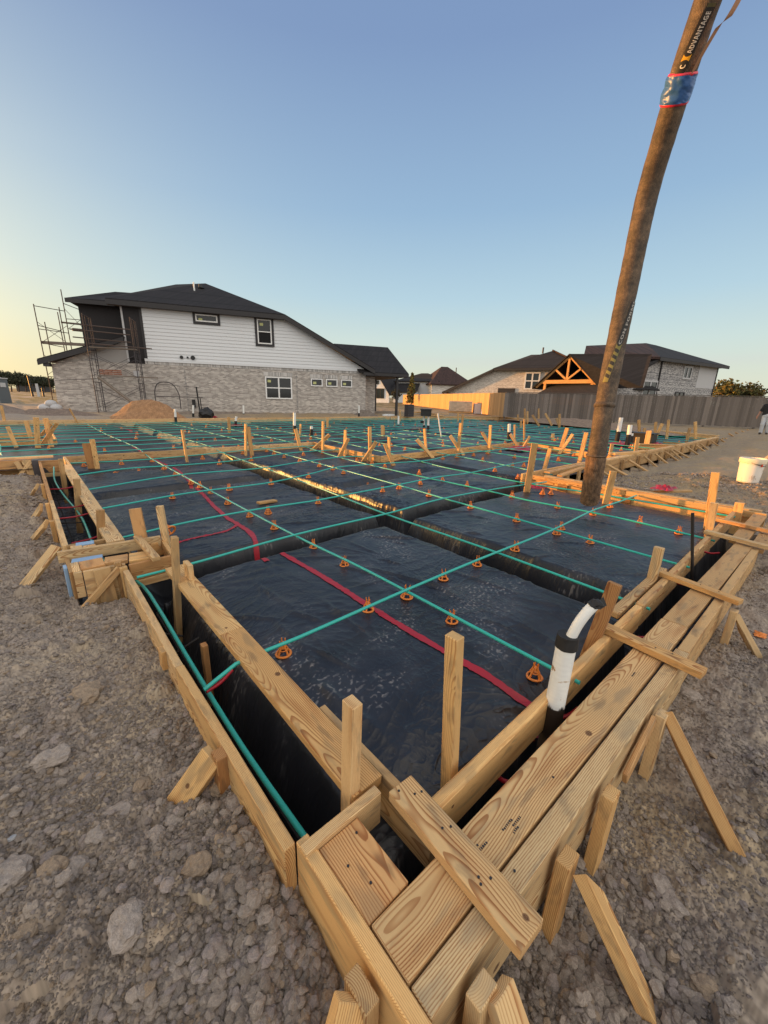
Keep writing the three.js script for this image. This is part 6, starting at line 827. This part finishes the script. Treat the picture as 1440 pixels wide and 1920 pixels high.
// ---------------------------------------------------------------- fences
const FC = [28.55, -17.76], FD = [.35126, .93628];
{
  const y = .16, t = lot('grey_fence', 'weathered grey board fence running behind the slab to the right edge', 'fence', FC, FD, y); const gm = [.72, .88, 1.02, 1.30].map(v => std([.175 * v, .148 * v, .130 * v], .9, { bumpMap: PINE[2], bumpScale: .001 }));
  const hs = [1.80, 1.82, 1.835].map(h => { const g = boardGeo(h, .135, .016, .002); g.rotateZ(Math.PI / 2); return g; });
  for (let i = 0; i < 150; i++) { const m = mesh('picket', hs[i % 3], gm[Math.floor(Math.pow(rnd(), 1.1) * 4)], t); m.position.set(.07 + i * .1395, .90 + rr(-.008, .008), .02 + rr(-.003, .003)); }
  for (const h of [.3, 1.0, 1.6]) mesh('rail', box(21, .09, .04, 10.5, h, -.02), gm[1], t); mesh('cap_rail', box(21, .04, .12, 10.5, 1.86, .0), gm[0], t); for (let i = 0; i < 9; i++) mesh('post', box(.09, 2.0, .09, .1 + i * 2.55, .8, -.09), gm[0], t);
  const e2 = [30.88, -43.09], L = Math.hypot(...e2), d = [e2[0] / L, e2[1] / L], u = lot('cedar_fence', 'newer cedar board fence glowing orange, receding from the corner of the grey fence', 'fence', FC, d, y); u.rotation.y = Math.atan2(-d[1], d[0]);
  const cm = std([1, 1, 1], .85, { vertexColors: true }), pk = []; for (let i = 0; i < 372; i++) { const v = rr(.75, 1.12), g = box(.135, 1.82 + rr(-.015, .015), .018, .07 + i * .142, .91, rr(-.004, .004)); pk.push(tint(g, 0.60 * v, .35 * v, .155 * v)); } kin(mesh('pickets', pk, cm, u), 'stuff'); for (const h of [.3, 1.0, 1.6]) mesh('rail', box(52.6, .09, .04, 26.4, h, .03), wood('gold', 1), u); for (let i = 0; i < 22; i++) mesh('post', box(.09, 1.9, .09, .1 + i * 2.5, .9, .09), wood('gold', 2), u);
}
{ // neighbouring houses at the right, behind the grey fence
  const E = [.97764, .21026], A = [44.88, -12.42], t = lot('stone_house', 'two-storey house of grey and white stone behind the grey fence, right of the hose', 'house', A, E, .2);
  wallP('stone_wall', fr([[-6.5, -.2], [9.6, -.2], [9.6, 5.2], [0, 5.2], [-.5, 5.1], [-4, 3.75], [-6.5, 2.6]]), .3, BR.stone, t); wallP('side_panel', fr([[8.4, 2.95], [12.4, 2.95], [12.4, 5.2], [8.4, 5.2]]).map(p => [p[0], p[1], .03]), .3, MT.stucco, t); wallP('stone_wall', [[9.62, -.2, 0], [12.4, -.2, 0], [12.4, 2.93, 0], [9.62, 2.93, 0]], .3, BR.stone, t); mesh('side_wall', box(.3, 5.2, 8, 12.3, 2.5, -4.3), MT.stucco, t); mesh('trim_board', box(.1, 5.2, .08, 12.35, 2.6, .06), MT.trim, t);
  windowAt(t, -1.5, 1.0, 1.2, 3.35, .05, 2, 3, MT.stucco, { b: .16 }); windowAt(t, 5.25, 6.9, 3.7, 4.95, .05, 2, 1, MT.stucco, { b: .15 }); windowAt(t, 4.6, 6.4, .9, 2.45, .05, 2, 1, MT.trim, { b: .1 }); mesh('downpipe', [cyl([.95, 5.1, .08], [1.05, 0, .08], .07), cyl([2.0, 5.3, .4], [.95, 5.05, .08], .07)], MT.trim, t);
  roofP('main_roof', [[[-.6, 5.35, .6], [13.5, 5.35, .6], [7.0, 7.35, -4.0], [5.0, 7.4, -4.0]], [[13.5, 5.35, .6], [13.5, 5.35, -9], [7.0, 7.35, -4.0]]], .2, SH.dark, t); roofP('west_roof', [[[-.6, 5.35, .6], [5.0, 7.4, -4.0], [-3.2, 6.6, -5.2], [-5.6, 5.35, -3.6]]], .2, SH.brown, t); mesh('fascia', box(14, .28, .06, 6.45, 5.18, .6), MT.trim, t);  // west_roof takes the sun-warmed shingle colour
  roofP('lower_roof', [[[-8.5, 1.9, .5], [-.2, 5.3, .5], [-.2, 5.3, -6], [-8.5, 1.9, -6]]], .2, SH.dark, t);
  const D = [47.28, -24.79], u = lot('brick_house', 'pale brick two-storey house with a long sloping roof behind the grey fence corner', 'house', D, FD, .2);
  wallP('brick_wall', fr([[-11.5, -.2], [4.5, -.2], [4.5, 4.9], [-5.5, 4.9], [-11.5, 2.2]]), .3, BR.white, u); mesh('side_wall', box(.2, 2.2, 8, -11.4, 1, -4.4), BR.white, u);
  windowAt(u, -1.85, -.10, 2.55, 4.55, .06, 2, 2, MT.frameW, { b: .15 }); mesh('lintel', box(2.1, .55, .1, -3.9, 2.4, .05), MT.trim, u); windowAt(u, -4.7, -3.1, .8, 2.1, .05, 2, 1, MT.trim);
  roofP('main_roof', [[[-5.7, 5.0, .6], [4.8, 5.0, .6], [.4, 7.35, -4.2], [-1.0, 7.0, -4.6], [-2.3, 7.1, -5.6], [-3.4, 6.6, -5]], [[4.8, 5.0, .6], [4.8, 5.0, -10], [.4, 7.35, -4.2]], [[-5.7, 5, .6], [-3.4, 6.6, -5], [-5.7, 5, -9]]], .2, SH.dark, u); mesh('fascia', [box(10.3, .25, .06, -.5, 4.85, .6), slabPoly([[-5.7, 4.95, .62], [-12.1, 2.05, .62], [-12.1, 1.75, .62], [-5.7, 4.65, .62]], 0, 0, -.06, uvB)], MT.trim, u);
  roofP('long_roof', [[[-5.4, 5.05, .6], [-12.2, 2.1, .6], [-12.2, 2.1, -8], [-5.4, 5.05, -8]]], .2, SH.dark, u); mesh('roof_pipe', cyl([-.6, 7.0, -3.4], [-.6, 7.7, -3.4], .1), M.steel, u); mesh('hip_cap', cyl([4.6, 5.2, .5], [.45, 7.42, -4.1], .09, 6), SH.brown, u);
  const G = [37.91, -21.27], p = lot('patio_gable', 'open timber gable of a covered patio lit by the sun behind the grey fence', 'patio cover', [G[0] + 3.6 * FD[0], G[1] + 3.6 * FD[1]], FD, .2), tm = std([.9, .72, .5], .75, { map: PINE[3] });
  p.rotation.y = -1.62; p.scale.x = 1.15; const bar = (n, a, b, w) => { const A = V3(...a), B = V3(...b), dd = B.clone().sub(A), g = boardGeo(dd.length(), w, .14, .01); const m = mesh(n, g, tm, p); m.quaternion.setFromUnitVectors(V3(1, 0, 0), dd.normalize()); m.position.copy(A.add(B).multiplyScalar(.5)); };
  bar('rafter', [-2.75, 2.55, 0], [0, 5.35, 0], .26); bar('rafter', [2.6, 2.62, 0], [0, 5.35, 0], .26); bar('tie_beam', [-2.1, 3.05, .02], [2.2, 3.05, .02], .34); bar('king_post', [0, 3.2, .04], [0, 5.1, .04], .17); bar('strut', [-.06, 3.25, .06], [-1.05, 4.15, .06], .16); bar('strut', [.06, 3.25, .06], [1.05, 4.15, .06], .16); for (const x of [-1.9, 2.1]) bar('post', [x, -.2, -.02], [x, 3.0, -.02], .22);
  roofP('patio_roof', [[[-2.95, 2.5, .3], [0, 5.52, .3], [0, 5.52, -6], [-2.95, 2.5, -6]], [[2.85, 2.52, .3], [0, 5.52, .3], [0, 5.52, -6], [5.2, 2.52, -6]], [[2.85, 2.52, .3], [0.05, 5.5, .25], [5.0, 5.4, -3], [5.8, 2.6, .2]]], .12, SH.dark, p); mesh('back_wall', box(8, 3.0, .25, 0, 1.5, -6.2), std([.62, .42, .22], .9, { map: BR.white.map }), p); mesh('gable_board', slabPoly([[-2.4, 3.0, -5.9], [2.4, 3.0, -5.9], [0, 5.3, -5.9]], 0, 0, -.1, uvB), MT.soffit, p);
  for (const [x, w] of [[-.6, .45], [1.0, .4]]) mesh('lamp_shade', new THREE.SphereGeometry(w * .5, 12, 10).translate(x, 2.0, -4), std([.6, .5, .35], .5), p); mesh('patio_lamp', new THREE.SphereGeometry(.09, 10, 8).translate(1.6, 3.7, -1.5), std([.8, .7, .5], .5, { emissive: new THREE.Color(1, .8, .5), emissiveIntensity: 2 }), p);
  const hip = (name, label, x0, x1, h, y, rz, w, r, off, sm = SH.dark, wm = BR.white) => { const A2 = [FC[0] + .93628 * off + FD[0] * x0, FC[1] - .35126 * off + FD[1] * x0], q = lot(name, label, 'house', A2, FD, .2), W2 = x1 - x0; mesh('wall', box(W2, y, w, W2 / 2, y / 2, -w / 2), wm, q); const k = Math.min(W2 * .42, w / 2); roofP('roof', [[[-.5, y, .5], [W2 + .5, y, .5], [W2 - k, h, -w / 2], [k, h, -w / 2]], [[W2 + .5, y, .5], [W2 + .5, y, -w - .5], [W2 - k, h, -w / 2]]], .25, sm, q); roofP('west_roof', [[[-.5, y, .5], [k, h, -w / 2], [-.5, y, -w - .5]]], .25, r, q); return q; };
  const hc = hip('far_house', 'house with a roof toned sunlit brown seen over the middle of the lit fence', -29.5, -19, 9.0, 4.6, 0, 12, SH.brown, 60, SH.brown); hc.rotation.y += .7; mesh('roof_pipe', cyl([6.8, 7.2, -2], [6.8, 8.6, -2], .12), M.steel, hc);
  hip('far_house', 'dark-roofed house left of the brown roof, over the left end of the lit fence', -40, -28.6, 7.4, 5.3, 0, 10, SH.dark, 62).children[0].material = MT.stucco; { const q = scene.children.at(-1); windowAt(q, 9.3, 10.9, 2.4, 5.0, .06, 2, 1, MT.trim, { b: .15 }); }
  const wg = lot('white_house', 'small white gabled house seen under the patio roof of the brick house', 'house', [FC[0] + .93628 * 58 + FD[0] * -46.5, FC[1] - .35126 * 58 + FD[1] * -46.5], FD, .2); wallP('gable_wall', fr([[0, -.2], [6.6, -.2], [6.6, 2.0], [3.4, 6.6], [0, 1.9]]), .3, MT.siding, wg); windowAt(wg, 2.1, 5.3, .9, 3.3, .06, 3, 1, MT.trim, { b: .12 }); windowAt(wg, 3.05, 3.75, 4.3, 5.2, .05, 1, 1, MT.trim, { b: .1 }); roofP('roof', [[[3.4, 6.75, .4], [7.0, 1.8, .4], [7.0, 1.8, -9], [3.4, 6.75, -9]], [[3.4, 6.75, .4], [-.4, 1.6, .4], [-.4, 1.6, -9], [3.4, 6.75, -9]]], .2, SH.dark, wg); mesh('wing', box(6, 2.6, 6, 9.8, 1.3, -5), MT.siding, wg); roofP('wing_roof', [[[6, 2.6, -1.6], [13.3, 2.6, -1.6], [13, 5.6, -5], [6, 5.6, -5]]], .2, SH.dark, wg);
  const er = lot('corner_house', 'dark roof of a house cut off by the right edge', 'house', [72, -1.0], [.6, .8], .2); mesh('wall', box(10, 3.2, 8, 5, 1.6, -4), MT.stucco, er); roofP('roof', [[[-.6, 3.3, .6], [10, 3.3, .6], [7, 7.2, -4], [4.2, 7.2, -4]], [[-.6, 3.3, .6], [4.2, 7.2, -4], [-.6, 3.3, -9]]], .25, SH.dark, er);
}
{ // unseen container shape added at the left to shade the near slab
  const t = thing('added_shade_box', 'added unseen corrugated box that shades the near part of the slab', 'container', [-13.9, -.1, -18.95]); t.rotation.y = Math.atan2(.543, .839); const g = [];
  for (let i = 0; i < 48; i++) g.push(box(.14, 2.3, .05, -6.65 + i * .28, 1.25, 1.24), box(.14, 2.3, .05, -6.65 + i * .28, 1.25, -1.24)); mesh('shell', box(13.4, 2.5, 2.4, 0, 1.25, 0), std([.16, .19, .22], .6), t); mesh('corrugation', g, std([.16, .19, .22], .6), t); mesh('frame', [box(13.6, .14, 2.5, 0, 2.45, 0), box(13.6, .16, 2.5, 0, .05, 0)], std([.12, .14, .16], .6), t);
}
renderer.render(scene, camera);
